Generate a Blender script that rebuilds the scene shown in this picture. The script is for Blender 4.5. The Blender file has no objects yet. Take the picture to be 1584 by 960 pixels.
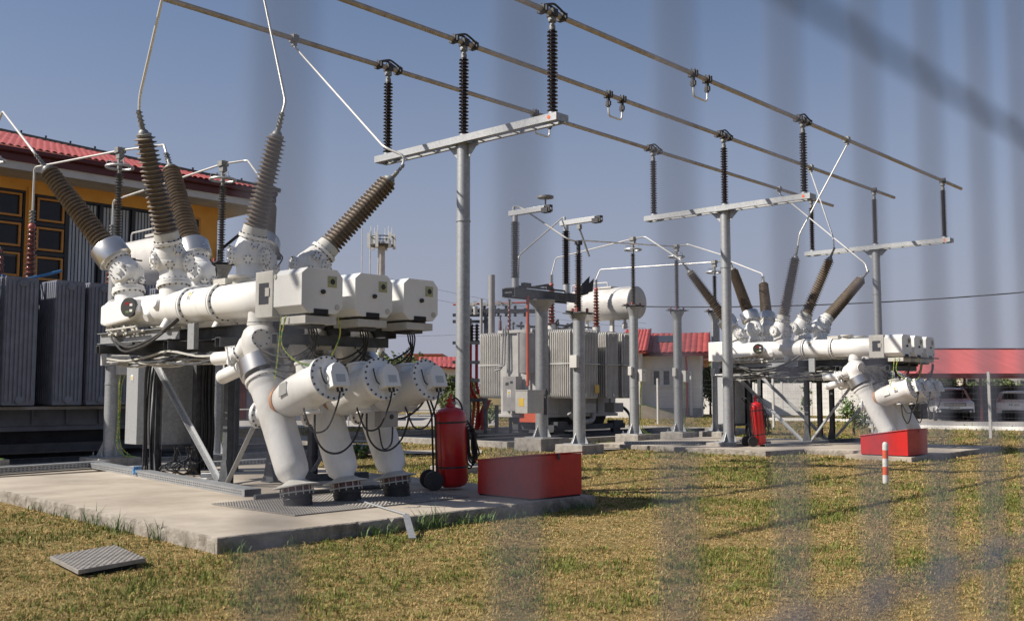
import bpy, bmesh, math, random
import numpy as np
from mathutils import Vector, Matrix
random.seed(7); rng = np.random.default_rng(11)
S = bpy.context.scene
R = math.radians
# ------------------------------------------------------------------ camera
EYE = 1.45
AZ = R(42.58)          # world X (rows of equipment) lies this far right of the view direction
PIT = R(4.686)
FPX = 1551.2
cd = bpy.data.cameras.new('camera'); cam = bpy.data.objects.new('camera', cd)
S.collection.objects.link(cam); S.camera = cam
cam.location = (0, 0, EYE)
cam.rotation_euler = (R(90) + PIT, 0, -(R(90) - (R(90) - AZ)) if False else -R(90) + AZ)
cd.sensor_width = 36; cd.lens = 36 * FPX / 1584; cd.clip_start = 0.01; cd.clip_end = 3000
cd.dof.use_dof = True; cd.dof.focus_distance = 16.0; cd.dof.aperture_fstop = 3.3
# ------------------------------------------------------------------ light
SUNEL = 40.0
sdir = Vector((-.81, .587, 0)).normalized()
w = bpy.data.worlds.new('World'); S.world = w; w.use_nodes = True
nt = w.node_tree; nt.nodes.clear()
sky = nt.nodes.new('ShaderNodeTexSky'); sky.sky_type = 'NISHITA'; sky.sun_disc = False
sky.sun_elevation = R(SUNEL)
sky.sun_rotation = math.atan2(sdir.x, sdir.y)
sky.air_density = 1.0; sky.dust_density = 1.0; sky.ozone_density = 4.5; sky.altitude = 100
bg = nt.nodes.new('ShaderNodeBackground'); bg.inputs[1].default_value = 0.072
ou = nt.nodes.new('ShaderNodeOutputWorld')
tc = nt.nodes.new('ShaderNodeTexCoord'); sx = nt.nodes.new('ShaderNodeSeparateXYZ'); nt.links.new(tc.outputs['Generated'], sx.inputs[0])
rp = nt.nodes.new('ShaderNodeValToRGB'); rp.color_ramp.interpolation = 'EASE'      # hazy lower air, clearer towards the zenith
rp.color_ramp.elements[0].position = 0.0; rp.color_ramp.elements[0].color = (.92, .92, .92, 1)
rp.color_ramp.elements[1].position = 0.42; rp.color_ramp.elements[1].color = (.16, .16, .16, 1)
nt.links.new(sx.outputs[2], rp.inputs[0])
hz = nt.nodes.new('ShaderNodeMix'); hz.data_type = 'RGBA'; hz.inputs[7].default_value = (3.7, 3.8, 4.75, 1)
nt.links.new(rp.outputs[0], hz.inputs[0]); nt.links.new(sky.outputs[0], hz.inputs[6])
nt.links.new(hz.outputs[2], bg.inputs[0]); nt.links.new(bg.outputs[0], ou.inputs[0])
sl = bpy.data.lights.new('sun', 'SUN'); sl.energy = 5.0; sl.angle = R(0.5); sl.color = (1, .93, .83)
so = bpy.data.objects.new('sun', sl); S.collection.objects.link(so)
ldir = Vector((sdir.x * math.cos(R(SUNEL)), sdir.y * math.cos(R(SUNEL)), math.sin(R(SUNEL))))
so.rotation_euler = ldir.to_track_quat('Z', 'Y').to_euler()
S.view_settings.view_transform = 'Standard'; S.view_settings.look = 'None'
S.view_settings.gamma = 1; S.view_settings.exposure = 0.43
S.cycles.max_bounces = 6; S.cycles.transparent_max_bounces = 8
# ------------------------------------------------------------------ survey helpers (photo measurement -> metres)
def ray(px, py):
    a = (px - 792) / FPX; b = (480 - py) / FPX
    c, s = math.cos(PIT), math.sin(PIT)
    x, y, z = a, c - b * s, s + b * c
    return Vector((x * math.sin(AZ) + y * math.cos(AZ), -x * math.cos(AZ) + y * math.sin(AZ), z))
C0 = Vector((0, 0, EYE))
def Zp(px, py, z=0.0): d = ray(px, py); return C0 + d * ((z - EYE) / d.z)
def Up(px, py, u): d = ray(px, py); return C0 + d * (u / d.x)
def Vp(px, py, v): d = ray(px, py); return C0 + d * (v / d.y)
def Dp(px, py, dist):
    r = ray(px, py); return C0 + r * (dist / (r.x * math.cos(AZ) + r.y * math.sin(AZ)))
YAW = -R(90) + AZ      # yaw of things that stand square to the view direction
def CW(x, y, z=0.0):   # across, along the view direction -> world
    return Vector((x * math.sin(AZ) + y * math.cos(AZ), -x * math.cos(AZ) + y * math.sin(AZ), z))
def cx(px, dist): return (px - 792) / FPX * dist * 0.9985
def cz(py, dist): return EYE + (607 - py) / FPX * dist
# ------------------------------------------------------------------ materials
def mat(name, c1, c2=None, rough=.5, metal=0, scale=3.0, bump=0, bscale=40, detail=6, spec=.5, lo=.35, hi=.65, kind='noise', stretch=None, attr=None, emis=None, coat=0):
    m = bpy.data.materials.new(name); m.use_nodes = True
    t = m.node_tree; b = t.nodes['Principled BSDF']
    b.inputs['Roughness'].default_value = rough; b.inputs['Metallic'].default_value = metal
    b.inputs['Specular IOR Level'].default_value = spec
    if coat: b.inputs['Coat Weight'].default_value = coat; b.inputs['Coat Roughness'].default_value = .1
    co = t.nodes.new('ShaderNodeTexCoord'); src = co.outputs['Object']
    if stretch:
        mp = t.nodes.new('ShaderNodeMapping'); mp.inputs['Scale'].default_value = stretch
        t.links.new(src, mp.inputs[0]); src = mp.outputs[0]
    if c2 is None: c2 = tuple(x * .8 for x in c1)
    if kind == 'voronoi':
        n = t.nodes.new('ShaderNodeTexVoronoi'); n.inputs['Scale'].default_value = scale
        o = t.nodes.new('ShaderNodeSeparateColor'); t.links.new(n.outputs['Color'], o.inputs[0]); fac = o.outputs[0]
        n2 = t.nodes.new('ShaderNodeTexNoise'); n2.inputs['Scale'].default_value = 2.5; n2.inputs['Detail'].default_value = 5
        mm = t.nodes.new('ShaderNodeMath'); mm.operation = 'MULTIPLY_ADD'; mm.inputs[1].default_value = .35
        ad = t.nodes.new('ShaderNodeMath'); ad.operation = 'MULTIPLY'; ad.inputs[1].default_value = .65
        t.links.new(src, n2.inputs[0]); t.links.new(n2.outputs[0], ad.inputs[0]); t.links.new(ad.outputs[0], mm.inputs[2]); t.links.new(fac, mm.inputs[0]); fac = mm.outputs[0]
        t.links.new(src, n.inputs[0])
    else:
        n = t.nodes.new('ShaderNodeTexNoise'); n.inputs['Scale'].default_value = scale; n.inputs['Detail'].default_value = detail
        n.inputs['Roughness'].default_value = .62
        t.links.new(src, n.inputs[0]); fac = n.outputs[0]
    mr = t.nodes.new('ShaderNodeMapRange'); mr.inputs[1].default_value = lo; mr.inputs[2].default_value = hi
    t.links.new(fac, mr.inputs[0])
    mx = t.nodes.new('ShaderNodeMix'); mx.data_type = 'RGBA'
    mx.inputs[6].default_value = (*c1, 1); mx.inputs[7].default_value = (*c2, 1)
    t.links.new(mr.outputs[0], mx.inputs[0]); t.links.new(mx.outputs[2], b.inputs['Base Color'])
    rr = t.nodes.new('ShaderNodeMapRange'); rr.inputs[3].default_value = max(0, rough - .07); rr.inputs[4].default_value = min(1, rough + .12)
    t.links.new(fac, rr.inputs[0]); t.links.new(rr.outputs[0], b.inputs['Roughness'])
    if bump:
        nb = t.nodes.new('ShaderNodeTexNoise'); nb.inputs['Scale'].default_value = bscale; nb.inputs['Detail'].default_value = 5
        t.links.new(src, nb.inputs[0])
        bp = t.nodes.new('ShaderNodeBump'); bp.inputs['Strength'].default_value = bump; bp.inputs['Distance'].default_value = .02
        t.links.new(nb.outputs[0], bp.inputs['Height']); t.links.new(bp.outputs[0], b.inputs['Normal'])
    return m
M = {}
M['white'] = mat('white_paint', (.75, .745, .725), (.50, .475, .425), .4, scale=3.2, stretch=(1, 1, .45), lo=.47, hi=.80, detail=9, bump=.05, bscale=25)
M['white2'] = mat('white_enamel', (.72, .72, .70), (.62, .61, .58), .3, scale=2, lo=.5, hi=.9)
M['cream'] = mat('grey_white_steel', (.52, .51, .475), (.43, .415, .375), .5, scale=4)
M['galv'] = mat('galvanised_steel', (.40, .41, .42), (.27, .28, .29), .5, .55, 28, kind='voronoi', lo=.25, hi=.8, bump=.04)
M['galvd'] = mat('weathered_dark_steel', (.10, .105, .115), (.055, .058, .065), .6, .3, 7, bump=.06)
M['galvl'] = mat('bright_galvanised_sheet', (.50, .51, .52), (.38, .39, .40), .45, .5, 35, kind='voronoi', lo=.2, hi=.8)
M['alu'] = mat('aluminium_tube', (.46, .41, .35), (.33, .29, .25), .45, .45, 6)
M['rod'] = mat('aluminium_rod', (.72, .70, .66), (.58, .56, .52), .35, .4, 6)
M['fit'] = mat('cast_fitting', (.30, .30, .29), (.17, .17, .17), .55, .5, 22)
M['fitd'] = mat('dark_cast_fitting', (.07, .07, .075), (.035, .035, .04), .6, .3, 20)
M['steel'] = mat('stainless_band', (.66, .64, .61), (.60, .58, .55), .26, .92, 1.2)
M['brown'] = mat('brown_porcelain', (.032, .018, .015), (.018, .011, .010), .16, 0, 8, spec=.6)
M['redbrown'] = mat('red_brown_porcelain', (.17, .055, .04), (.09, .03, .025), .25, 0, 10, spec=.6)
M['redcap'] = mat('red_cap', (.42, .11, .09), (.3, .08, .07), .4, 0, 10)
M['sil'] = mat('grey_brown_silicone', (.215, .175, .135), (.13, .10, .078), .55, 0, 6, lo=.3, hi=.7)
M['silg'] = mat('grey_silicone', (.115, .11, .108), (.07, .066, .064), .5, 0, 8)
M['black'] = mat('black_rubber', (.022, .022, .024), (.05, .048, .045), .5, 0, 14, lo=.45, hi=.8)
M['conc'] = mat('concrete', (.48, .42, .345), (.27, .23, .18), .9, 0, 1.1, bump=.22, bscale=60, detail=10, lo=.3, hi=.72)
M['concs'] = mat('rough_concrete_side_shade', (.30, .27, .23), (.15, .13, .105), .95, 0, 6, bump=.6, bscale=30, detail=12, lo=.4, hi=.62)  # rough slab side; its shade is also put into the darker colour
M['concd'] = mat('rough_concrete', (.36, .335, .30), (.22, .205, .185), .95, 0, 7, bump=.6, bscale=28, detail=10)
M['red'] = mat('red_paint', (.52, .014, .016), (.42, .012, .014), .3, 0, 5, coat=.25, bump=.05, bscale=9)
M['red2'] = mat('red_box_paint', (.50, .012, .010), (.36, .010, .010), .42, 0, 6, lo=.4, hi=.8, bump=.07, bscale=12)
M['orange'] = mat('orange_pipe_paint', (.62, .10, .03), (.5, .08, .03), .5, 0, 6)
M['blueg'] = mat('blue_grey_paint', (.185, .20, .25), (.14, .15, .19), .5, 0, 4)
M['blued'] = mat('dark_tank_paint', (.07, .072, .082), (.045, .045, .052), .6, 0, 3)
M['lgrey'] = mat('light_grey_paint', (.53, .52, .50), (.43, .415, .395), .5, 0, 3)
M['mgrey'] = mat('mid_grey_paint', (.33, .32, .315), (.24, .23, .225), .5, 0, 3)
M['wallo'] = mat('orange_render', (.86, .44, .10), (.76, .37, .08), .9, 0, 1.5, bump=.2, bscale=60)
M['wallw'] = mat('white_render', (.78, .77, .73), (.68, .66, .62), .9, 0, .9, bump=.15)
M['soff'] = mat('soffit', (.62, .60, .57), (.5, .48, .46), .8, 0, 1.2)
M['dkframe'] = mat('black_window_frame', (.018, .018, .02), None, .4)
M['orframe'] = mat('orange_window_frame', (.62, .27, .05), None, .5)
M['blind'] = mat('grey_window_blind', (.52, .55, .58), (.34, .37, .40), .5, scale=9, stretch=(1, 1, .05), lo=.4, hi=.6)
M['glass'] = mat('window_glass', (.02, .022, .028), (.035, .036, .042), .12, 0, 1, spec=.25)
M['blinddk'] = mat('dark_window_blind', (.10, .105, .11), (.05, .052, .055), .5, scale=9)
M['roof'] = mat('red_roof_sheet', (.40, .078, .065), (.28, .055, .048), .5, 0, 2)
M['roofc'] = mat('faded_red_sheet', (.33, .075, .078), (.25, .06, .06), .6, 0, .6, stretch=(6, .5, 1))
M['roofd'] = mat('dark_red_trim', (.10, .018, .02), None, .5)
M['yellow'] = mat('yellow_plate', (.75, .5, .04), None, .5)
M['yellab'] = mat('old_yellow_sticker', (.62, .42, .08), (.5, .33, .06), .6, scale=20)
M['label'] = mat('white_label', (.75, .75, .72), None, .5)
M['namepl'] = mat('name_plate', (.5, .5, .47), (.4, .4, .37), .35, .3, scale=90)
M['ink'] = mat('printed_black', (.03, .03, .03), None, .5)
M['winy'] = mat('yellowed_window', (.42, .42, .22), (.3, .3, .16), .2, scale=30)
M['check'] = mat('checker_plate_metal', (.30, .28, .255), (.21, .195, .175), .6, .25, 6)
M['bandbr'] = mat('tan_gasket_band', (.52, .27, .14), (.4, .2, .1), .6, scale=9)
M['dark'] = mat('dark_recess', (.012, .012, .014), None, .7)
M['gravel'] = mat('track_gravel', (.10, .092, .085), (.05, .046, .042), .95, scale=9, bump=.8, bscale=40)
M['yg'] = mat('yellow_green_earth_cable', (.55, .50, .08), (.12, .3, .06), .4, scale=9, stretch=(1, 1, 4), lo=.48, hi=.52)
M['blue'] = mat('blue_sleeve', (.05, .2, .42), None, .4)
M['bollr'] = mat('reflective_red', (.78, .12, .03), None, .5)
M['bollw'] = mat('reflective_white', (.8, .79, .75), (.6, .58, .54), .5, scale=12)
M['carw'] = mat('white_car_paint', (.86, .86, .86), None, .25, coat=.6)
M['lamp'] = mat('lamp_lens', (.55, .56, .58), (.4, .4, .42), .12, scale=20)
M['lampr'] = mat('red_lamp_lens', (.28, .02, .02), None, .15)
M['fence'] = mat('galvanised_mesh', (.10, .11, .15), (.07, .08, .11), .6, .1, 40)
M['fenceh'] = mat('mesh_wire_lens_tint', (.10, .15, .29), (.07, .11, .21), .5, .1, 40)  # bluer than the upright wires: lens colour fringe put into the colour
M['wallc'] = mat('precast_wall', (.72, .71, .67), (.60, .58, .55), .9, 0, 1.2, bump=.2)
M['bark'] = mat('bark', (.11, .085, .06), (.06, .045, .03), .9, scale=12, bump=.5)
M['asph'] = mat('pale_road_concrete', (.38, .355, .325), (.30, .28, .255), .95, scale=.8, bump=.2)
def leafmat(name, a, b):
    m = mat(name, a, b, .6, scale=2.4, detail=3)
    return m
M['leaf1'] = leafmat('olive_leaves', (.055, .085, .022), (.11, .13, .04))
M['leaf2'] = leafmat('dark_leaves', (.028, .045, .016), (.055, .075, .025))
M['weed'] = leafmat('fresh_weed', (.07, .14, .03), (.13, .19, .05))
# ------------------------------------------------------------------ mesh builder
class MB:
    def __init__(s): s.v = []; s.f = []; s.m = []; s.sm = []; s.mi = 0
    def add(s, vs, fs, smooth=False):
        o = len(s.v); s.v += [tuple(p) for p in vs]
        for f in fs: s.f.append(tuple(i + o for i in f)); s.m.append(s.mi); s.sm.append(smooth)
        return s
    def box(s, c, d, rot=None):
        c = Vector(c); h = [x / 2 for x in d]; vs = []
        for x in (-1, 1):
            for y in (-1, 1):
                for z in (-1, 1):
                    p = Vector((x * h[0], y * h[1], z * h[2]))
                    if rot is not None: p = rot @ p
                    vs.append(c + p)
        return s.add(vs, [(0, 1, 3, 2), (4, 6, 7, 5), (0, 4, 5, 1), (2, 3, 7, 6), (0, 2, 6, 4), (1, 5, 7, 3)])
    def bb(s, a, b): # box by corners
        return s.box([(x + y) / 2 for x, y in zip(a, b)], [abs(x - y) for x, y in zip(a, b)])
    @staticmethod
    def frame(ax, up=None):
        z = Vector(ax).normalized()
        u = Vector(up) if up is not None else (Vector((0, 0, 1)) if abs(z.z) < .95 else Vector((0, 1, 0)))
        x = u.cross(z)
        if x.length < 1e-6: x = Vector((1, 0, 0)).cross(z)
        x.normalize(); y = z.cross(x)
        return x, y, z
    def beam(s, p0, p1, w, h, up=None):
        p0, p1 = Vector(p0), Vector(p1); x, y, z = s.frame(p1 - p0, up)
        vs = [p + x * a * w / 2 + y * b * h / 2 for p in (p0, p1) for a, b in ((-1, -1), (1, -1), (1, 1), (-1, 1))]
        return s.add(vs, [(3, 2, 1, 0), (4, 5, 6, 7), (0, 1, 5, 4), (1, 2, 6, 5), (2, 3, 7, 6), (3, 0, 4, 7)])
    def angle(s, p0, p1, w, t=.008, up=None, flip=1):  # L-section
        p0, p1 = Vector(p0), Vector(p1); x, y, z = s.frame(p1 - p0, up)
        s.beam(p0, p1, w, t, up); o = x * flip * (w / 2 - t / 2) - y * (w / 2 + t / 2)
        return s.beam(p0 + o, p1 + o, t, w, up)
    def channel(s, p0, p1, w, h, t=.01, up=None):  # U-section, web on +y side
        p0, p1 = Vector(p0), Vector(p1); x, y, z = s.frame(p1 - p0, up)
        s.beam(p0 + y * (h / 2 - t / 2), p1 + y * (h / 2 - t / 2), w, t, up)
        for k in (-1, 1):
            o = x * k * (w / 2 - t / 2) - y * (t / 2)
            s.beam(p0 + o, p1 + o, t, h - t, up)
        return s
    def lathe(s, p0, ax, prof, n=24, smooth=True, cap=True, a0=0):
        p0 = Vector(p0); x, y, z = s.frame(ax); vs = []; fs = []
        for t, r in prof:
            for k in range(n):
                a = 2 * math.pi * k / n + a0
                vs.append(p0 + z * t + (x * math.cos(a) + y * math.sin(a)) * r)
        for j in range(len(prof) - 1):
            for k in range(n):
                k2 = (k + 1) % n
                fs.append((j * n + k, j * n + k2, (j + 1) * n + k2, (j + 1) * n + k))
        s.add(vs, fs, smooth)
        if cap:
            o = len(s.v) - len(vs)
            if prof[0][1] > 1e-4: s.f.append(tuple(o + k for k in reversed(range(n)))); s.m.append(s.mi); s.sm.append(False)
            if prof[-1][1] > 1e-4: s.f.append(tuple(o + (len(prof) - 1) * n + k for k in range(n))); s.m.append(s.mi); s.sm.append(False)
        return s
    def cyl(s, p0, p1, r0, r1=None, n=16):
        p0, p1 = Vector(p0), Vector(p1)
        return s.lathe(p0, p1 - p0, [(0, r0), ((p1 - p0).length, r0 if r1 is None else r1)], n)
    def sph(s, c, r, n=20, sq=1.0):
        pr = [(-r * math.cos(math.pi * i / 12) * sq, max(1e-5, r * math.sin(math.pi * i / 12))) for i in range(13)]
        return s.lathe(c, (0, 0, 1), pr, n, cap=False)
    def bolts(s, c, ax, rad, k, rb=.014, h=.018, a0=0):
        x, y, z = s.frame(ax); c = Vector(c)
        for i in range(k):
            a = a0 + 2 * math.pi * i / k; p = c + (x * math.cos(a) + y * math.sin(a)) * rad
            s.lathe(p, z, [(0, rb), (h, rb)], 6, False)
        return s
    def flange(s, c, ax, r, t, k=12, rb=.014):
        ax = Vector(ax).normalized(); c = Vector(c)
        s.lathe(c - ax * t / 2, ax, [(0, r), (t, r)], 28)
        mi = s.mi
        if s.boltmi is not None: s.mi = s.boltmi
        s.bolts(c + ax * t / 2, ax, r * .88, k, rb, rb * 1.1); s.bolts(c - ax * t / 2, -ax, r * .88, k, rb, rb * 1.1)
        s.mi = mi; return s
    boltmi = None
    def tube(s, path, r, n=8, smooth_path=0):
        P = [Vector(p) for p in path]
        if smooth_path and len(P) > 2:
            Q = []
            for i in range(len(P) - 1):
                a = P[max(0, i - 1)]; b = P[i]; c = P[i + 1]; d = P[min(len(P) - 1, i + 2)]
                for k in range(smooth_path):
                    t = k / smooth_path
                    Q.append(.5 * ((2 * b) + (-a + c) * t + (2 * a - 5 * b + 4 * c - d) * t * t + (-a + 3 * b - 3 * c + d) * t ** 3))
            Q.append(P[-1]); P = Q
        vs = []; fs = []; x = None
        for i, p in enumerate(P):
            t = (P[min(i + 1, len(P) - 1)] - P[max(i - 1, 0)])
            if t.length < 1e-7: t = Vector((0, 0, 1))
            t.normalize()
            if x is None: x, y, _ = s.frame(t)
            else:
                x = x - t * x.dot(t)
                if x.length < 1e-5: x, y, _ = s.frame(t)
                x.normalize()
            y = t.cross(x)
            for k in range(n):
                a = 2 * math.pi * k / n; vs.append(p + (x * math.cos(a) + y * math.sin(a)) * r)
        for j in range(len(P) - 1):
            for k in range(n):
                k2 = (k + 1) % n; fs.append((j * n + k, j * n + k2, (j + 1) * n + k2, (j + 1) * n + k))
        fs.append(tuple(reversed(range(n)))); fs.append(tuple((len(P) - 1) * n + k for k in range(n)))
        return s.add(vs, fs, True)
    def bend(s, pts, r, n=8, rad=.12, k=5):   # straight runs with rounded corners
        P = [Vector(p) for p in pts]; Q = [P[0]]
        for i in range(1, len(P) - 1):
            a = (P[i - 1] - P[i]); b = (P[i + 1] - P[i]); q = min(rad, a.length * .45, b.length * .45)
            A = P[i] + a.normalized() * q; B = P[i] + b.normalized() * q
            for j in range(k + 1):
                t = j / k; Q.append(A * (1 - t) ** 2 + P[i] * 2 * t * (1 - t) + B * t * t)
        Q.append(P[-1]); return s.tube(Q, r, n)
    def prism(s, poly, ax, L, smooth=False):   # poly: 3-D points in a plane, extruded by ax*L
        ax = Vector(ax).normalized() * L; n = len(poly)
        vs = [Vector(p) for p in poly] + [Vector(p) + ax for p in poly]
        fs = [tuple(reversed(range(n))), tuple(range(n, 2 * n))] + [(k, (k + 1) % n, (k + 1) % n + n, k + n) for k in range(n)]
        return s.add(vs, fs, smooth)
    def build(s, name, mats, parent=None, off=(0, 0, 0), bevel=0, label=None, sharp=38):
        me = bpy.data.meshes.new(name); off = Vector(off)
        me.from_pydata([tuple(Vector(p) - off) for p in s.v], [], s.f)
        if not isinstance(mats, (list, tuple)): mats = [mats]
        for m in mats: me.materials.append(M[m])
        me.polygons.foreach_set('material_index', [min(i, len(mats) - 1) for i in s.m])
        me.polygons.foreach_set('use_smooth', s.sm)
        bm = bmesh.new(); bm.from_mesh(me); bmesh.ops.recalc_face_normals(bm, faces=bm.faces); bm.to_mesh(me); bm.free()
        if any(s.sm): me.set_sharp_from_angle(angle=R(sharp))
        me.update()
        o = bpy.data.objects.new(name, me); S.collection.objects.link(o)
        if parent is not None: o.parent = parent
        else: o.location = off
        if bevel:
            b = o.modifiers.new('bevel', 'BEVEL'); b.width = bevel; b.segments = 2; b.limit_method = 'ANGLE'; b.angle_limit = R(40)
        if label: o['label'] = label
        return o
def thing(name, label, cat, loc=(0, 0, 0), group=None, yaw=0):
    o = bpy.data.objects.new(name, None); S.collection.objects.link(o); o.location = loc; o.rotation_euler = (0, 0, yaw)
    o.empty_display_size = .2
    o['label'] = label; o['category'] = cat
    if group: o['group'] = group
    return o
def tag(o, label=None, cat=None, group=None, kind=None):
    if label: o['label'] = label
    if cat: o['category'] = cat
    if group: o['group'] = group
    if kind: o['kind'] = kind
    return o
def copy_tree(o, parent=None):
    c = o.copy(); S.collection.objects.link(c)
    if parent is not None: c.parent = parent
    for ch in [x for x in S.objects if x.parent == o]: copy_tree(ch, c)
    return c
def sheds(mb, p0, p1, rc, rs, n, rc1=None, seg=26, alt=1.0, rs1=None):
    p0, p1 = Vector(p0), Vector(p1); L = (p1 - p0).length; p = L / n; pr = [(0, rc)]
    rc1 = rc if rc1 is None else rc1; rs1 = rs if rs1 is None else rs1
    for i in range(n):
        f = i / n; a = rc + (rc1 - rc) * f; b = rs + (rs1 - rs) * f
        if i % 2: b = a + (b - a) * alt
        t = i * p
        pr += [(t + .12 * p, a), (t + .36 * p, b * .985), (t + .48 * p, b), (t + .62 * p, a + (b - a) * .35), (t + .8 * p, a)]
    pr.append((L, rc1)); return mb.lathe(p0, p1 - p0, pr, seg)
# ================================================================== SETTING
g = MB(); g.add([(-600, -600, 0), (900, -600, 0), (900, 900, 0), (-600, 900, 0)], [(0, 1, 2, 3)])
def groundmat():
    m = bpy.data.materials.new('dry_lawn_soil'); m.use_nodes = True; t = m.node_tree; b = t.nodes['Principled BSDF']
    b.inputs['Roughness'].default_value = .95; b.inputs['Specular IOR Level'].default_value = .1
    co = t.nodes.new('ShaderNodeTexCoord')
    def noise(sc, d=8): 
        n = t.nodes.new('ShaderNodeTexNoise'); n.inputs['Scale'].default_value = sc; n.inputs['Detail'].default_value = d; n.inputs['Roughness'].default_value = .65
        t.links.new(co.outputs['Object'], n.inputs[0]); return n.outputs[0]
    def ramp(src, lo, hi):
        r = t.nodes.new('ShaderNodeMapRange'); r.inputs[1].default_value = lo; r.inputs[2].default_value = hi; t.links.new(src, r.inputs[0]); return r.outputs[0]
    def mix(f, a, c):
        x = t.nodes.new('ShaderNodeMix'); x.data_type = 'RGBA'; t.links.new(f, x.inputs[0])
        for i, q in ((6, a), (7, c)):
            if isinstance(q, tuple): x.inputs[i].default_value = (*q, 1)
            else: t.links.new(q, x.inputs[i])
        return x.outputs[2]
    c = mix(ramp(noise(.7), .38, .62), (.25, .165, .06), (.11, .105, .03))
    c = mix(ramp(noise(14), .42, .64), c, (.33, .25, .12))
    c = mix(ramp(noise(60), .5, .68), c, (.07, .06, .025))
    t.links.new(c, b.inputs['Base Color'])
    bp = t.nodes.new('ShaderNodeBump'); bp.inputs['Strength'].default_value = .7; bp.inputs['Distance'].default_value = .03
    t.links.new(noise(45), bp.inputs['Height']); t.links.new(bp.outputs[0], b.inputs['Normal'])
    return m
M['ground'] = groundmat()
tag(g.build('ground', 'ground'), kind='structure')
def slab(name, poly, z0, z1, m, bev=.012):
    b = MB(); b.prism([(p[0], p[1], z0) for p in poly], (0, 0, 1), z1 - z0)
    return tag(b.build(name, m, bevel=bev), kind='structure')
SL1 = [(4.95, 8.15), (10.22, 7.94), (10.95, 16.4), (5.5, 16.4)]
SL2 = [(20.9, 11.35), (22.4, 11.15), (22.3, 8.05), (26.8, 8.1), (27.2, 16.5), (21.2, 16.5)]
SLABS = [SL1, SL2]
def rough_slab(poly, z0, z1):
    top = []; n = len(poly)
    for i in range(n):
        a, c_ = Vector(poly[i]), Vector(poly[(i + 1) % n]); L = (c_ - a).length; k = max(2, int(L / .045)); d = (c_ - a) / L; nn = Vector((-d.y, d.x))
        s_ = 0
        for j in range(k):
            p = a.lerp(c_, j / k); s_ = s_ * .6 + random.uniform(0, .006); ch = random.uniform(.01, .03) if random.random() < .05 else 0
            top.append((p, nn * (s_ + ch), random.uniform(.0, .004) + ch * .5))
    N = len(top); v = []; f = []; K = 7
    cxy = sum((Vector(q) for q in poly), Vector((0, 0))) / n
    for i, (p, o_, dz) in enumerate(top):
        H_ = z1; t = (cxy - p).normalized()
        for k in range(K):
            z = z0 if k == 0 else -.03 + (H_ + .03 - .008) * (k - 1) / (K - 2)
            j_ = random.uniform(-.0035, .0035) + .004 * math.sin(i * .31 + k)
            q = p + t * (j_ + .01) + (o_ if k == K - 1 else Vector((0, 0))) ; v.append((q.x, q.y, z - (dz if k == K - 1 else 0)))
        q = p + o_ * 1.2 + t * .028; v.append((q.x, q.y, z1))
    R1 = K + 1
    for i in range(N):
        j = (i + 1) % N
        for k in range(K): f.append((i * R1 + k, j * R1 + k, j * R1 + k + 1, i * R1 + k + 1))
    b = MB(); b.add(v, f); b.mi = 1; b.add([v[i * R1 + K] for i in range(N)], [tuple(range(N))])
    return tag(b.build('concrete_slab', ['concs', 'conc']), kind='structure')
rough_slab(SL1, -.3, .15); rough_slab(SL2, -.3, .12)
b = MB(); b.bb((5.6, 16.9, -.3), (11.2, 18.3, .13)); tag(b.build('concrete_strip', 'conc', bevel=.01), kind='structure')
SLABS.append([(5.6, 16.9), (11.2, 16.9), (11.2, 18.3), (5.6, 18.3)])
# transformer bays: gravel with kerbs
def rect(a, b_): return [(a[0], a[1]), (b_[0], a[1]), (b_[0], b_[1]), (a[0], b_[1])]
for a, c_ in (((3.2, 18.9), (16.0, 26.5)), ((19.6, 18.2), (32.5, 26.0))):
    b = MB(); b.add([(a[0], a[1], .012), (c_[0], a[1], .012), (c_[0], c_[1], .012), (a[0], c_[1], .012)], [(0, 1, 2, 3)])
    tag(b.build('gravel_bed', 'gravel'), kind='structure'); SLABS.append(rect(a, c_))
    k = MB(); t = .2
    k.bb((a[0] - t, a[1] - t, -.2), (c_[0] + t, a[1], .17)); k.bb((a[0] - t, c_[1], -.2), (c_[0] + t, c_[1] + t, .17))
    k.bb((a[0] - t, a[1] + .002, -.2), (a[0], c_[1] - .002, .168)); k.bb((c_[0], a[1] + .002, -.2), (c_[0] + t, c_[1] - .002, .168))
    tag(k.build('kerb', 'concd', bevel=.01), kind='structure')
    r = MB()
    for v in (a[1] + 1.9, a[1] + 3.4):
        r.bb((a[0] + .1, v - .035, .012), (c_[0] - .1, v + .035, .13)); r.bb((a[0] + .1, v - .07, .13), (c_[0] - .1, v + .07, .15))
    tag(r.build('rail_track', 'galvd'), kind='structure')
def sheet(name, px, z, m):
    P = [Zp(x, y, 0) for x, y in px]; b = MB(); b.add([(p.x, p.y, z) for p in P], [tuple(range(len(P)))])
    SLABS.append([(p.x, p.y) for p in P]); return tag(b.build(name, m), kind='structure')
sheet('road', [(300, 664), (770, 658), (770, 640), (300, 642)], .02, 'asph')
sheet('road', [(1335, 657), (1750, 664), (1750, 648), (1335, 645)], .02, 'asph')
sheet('footpath', [(440, 684), (740, 686), (735, 678), (440, 675)], .03, 'conc')
sheet('footpath', [(480, 704), (745, 702), (745, 697), (480, 699)], .03, 'conc')
sheet('footpath', [(905, 699), (985, 694), (1140, 694), (1140, 690), (985, 690), (905, 695)], .03, 'conc')
for pts in ([(1150, 649.5), (1345, 652)], [(1345, 661), (1700, 668)]):
    p, q = Zp(*pts[0]), Zp(*pts[1]); b = MB(); b.beam((p.x, p.y, .06), (q.x, q.y, .06), .22, .16)
    tag(b.build('kerb', 'wallw', bevel=.01), kind='structure')
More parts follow.
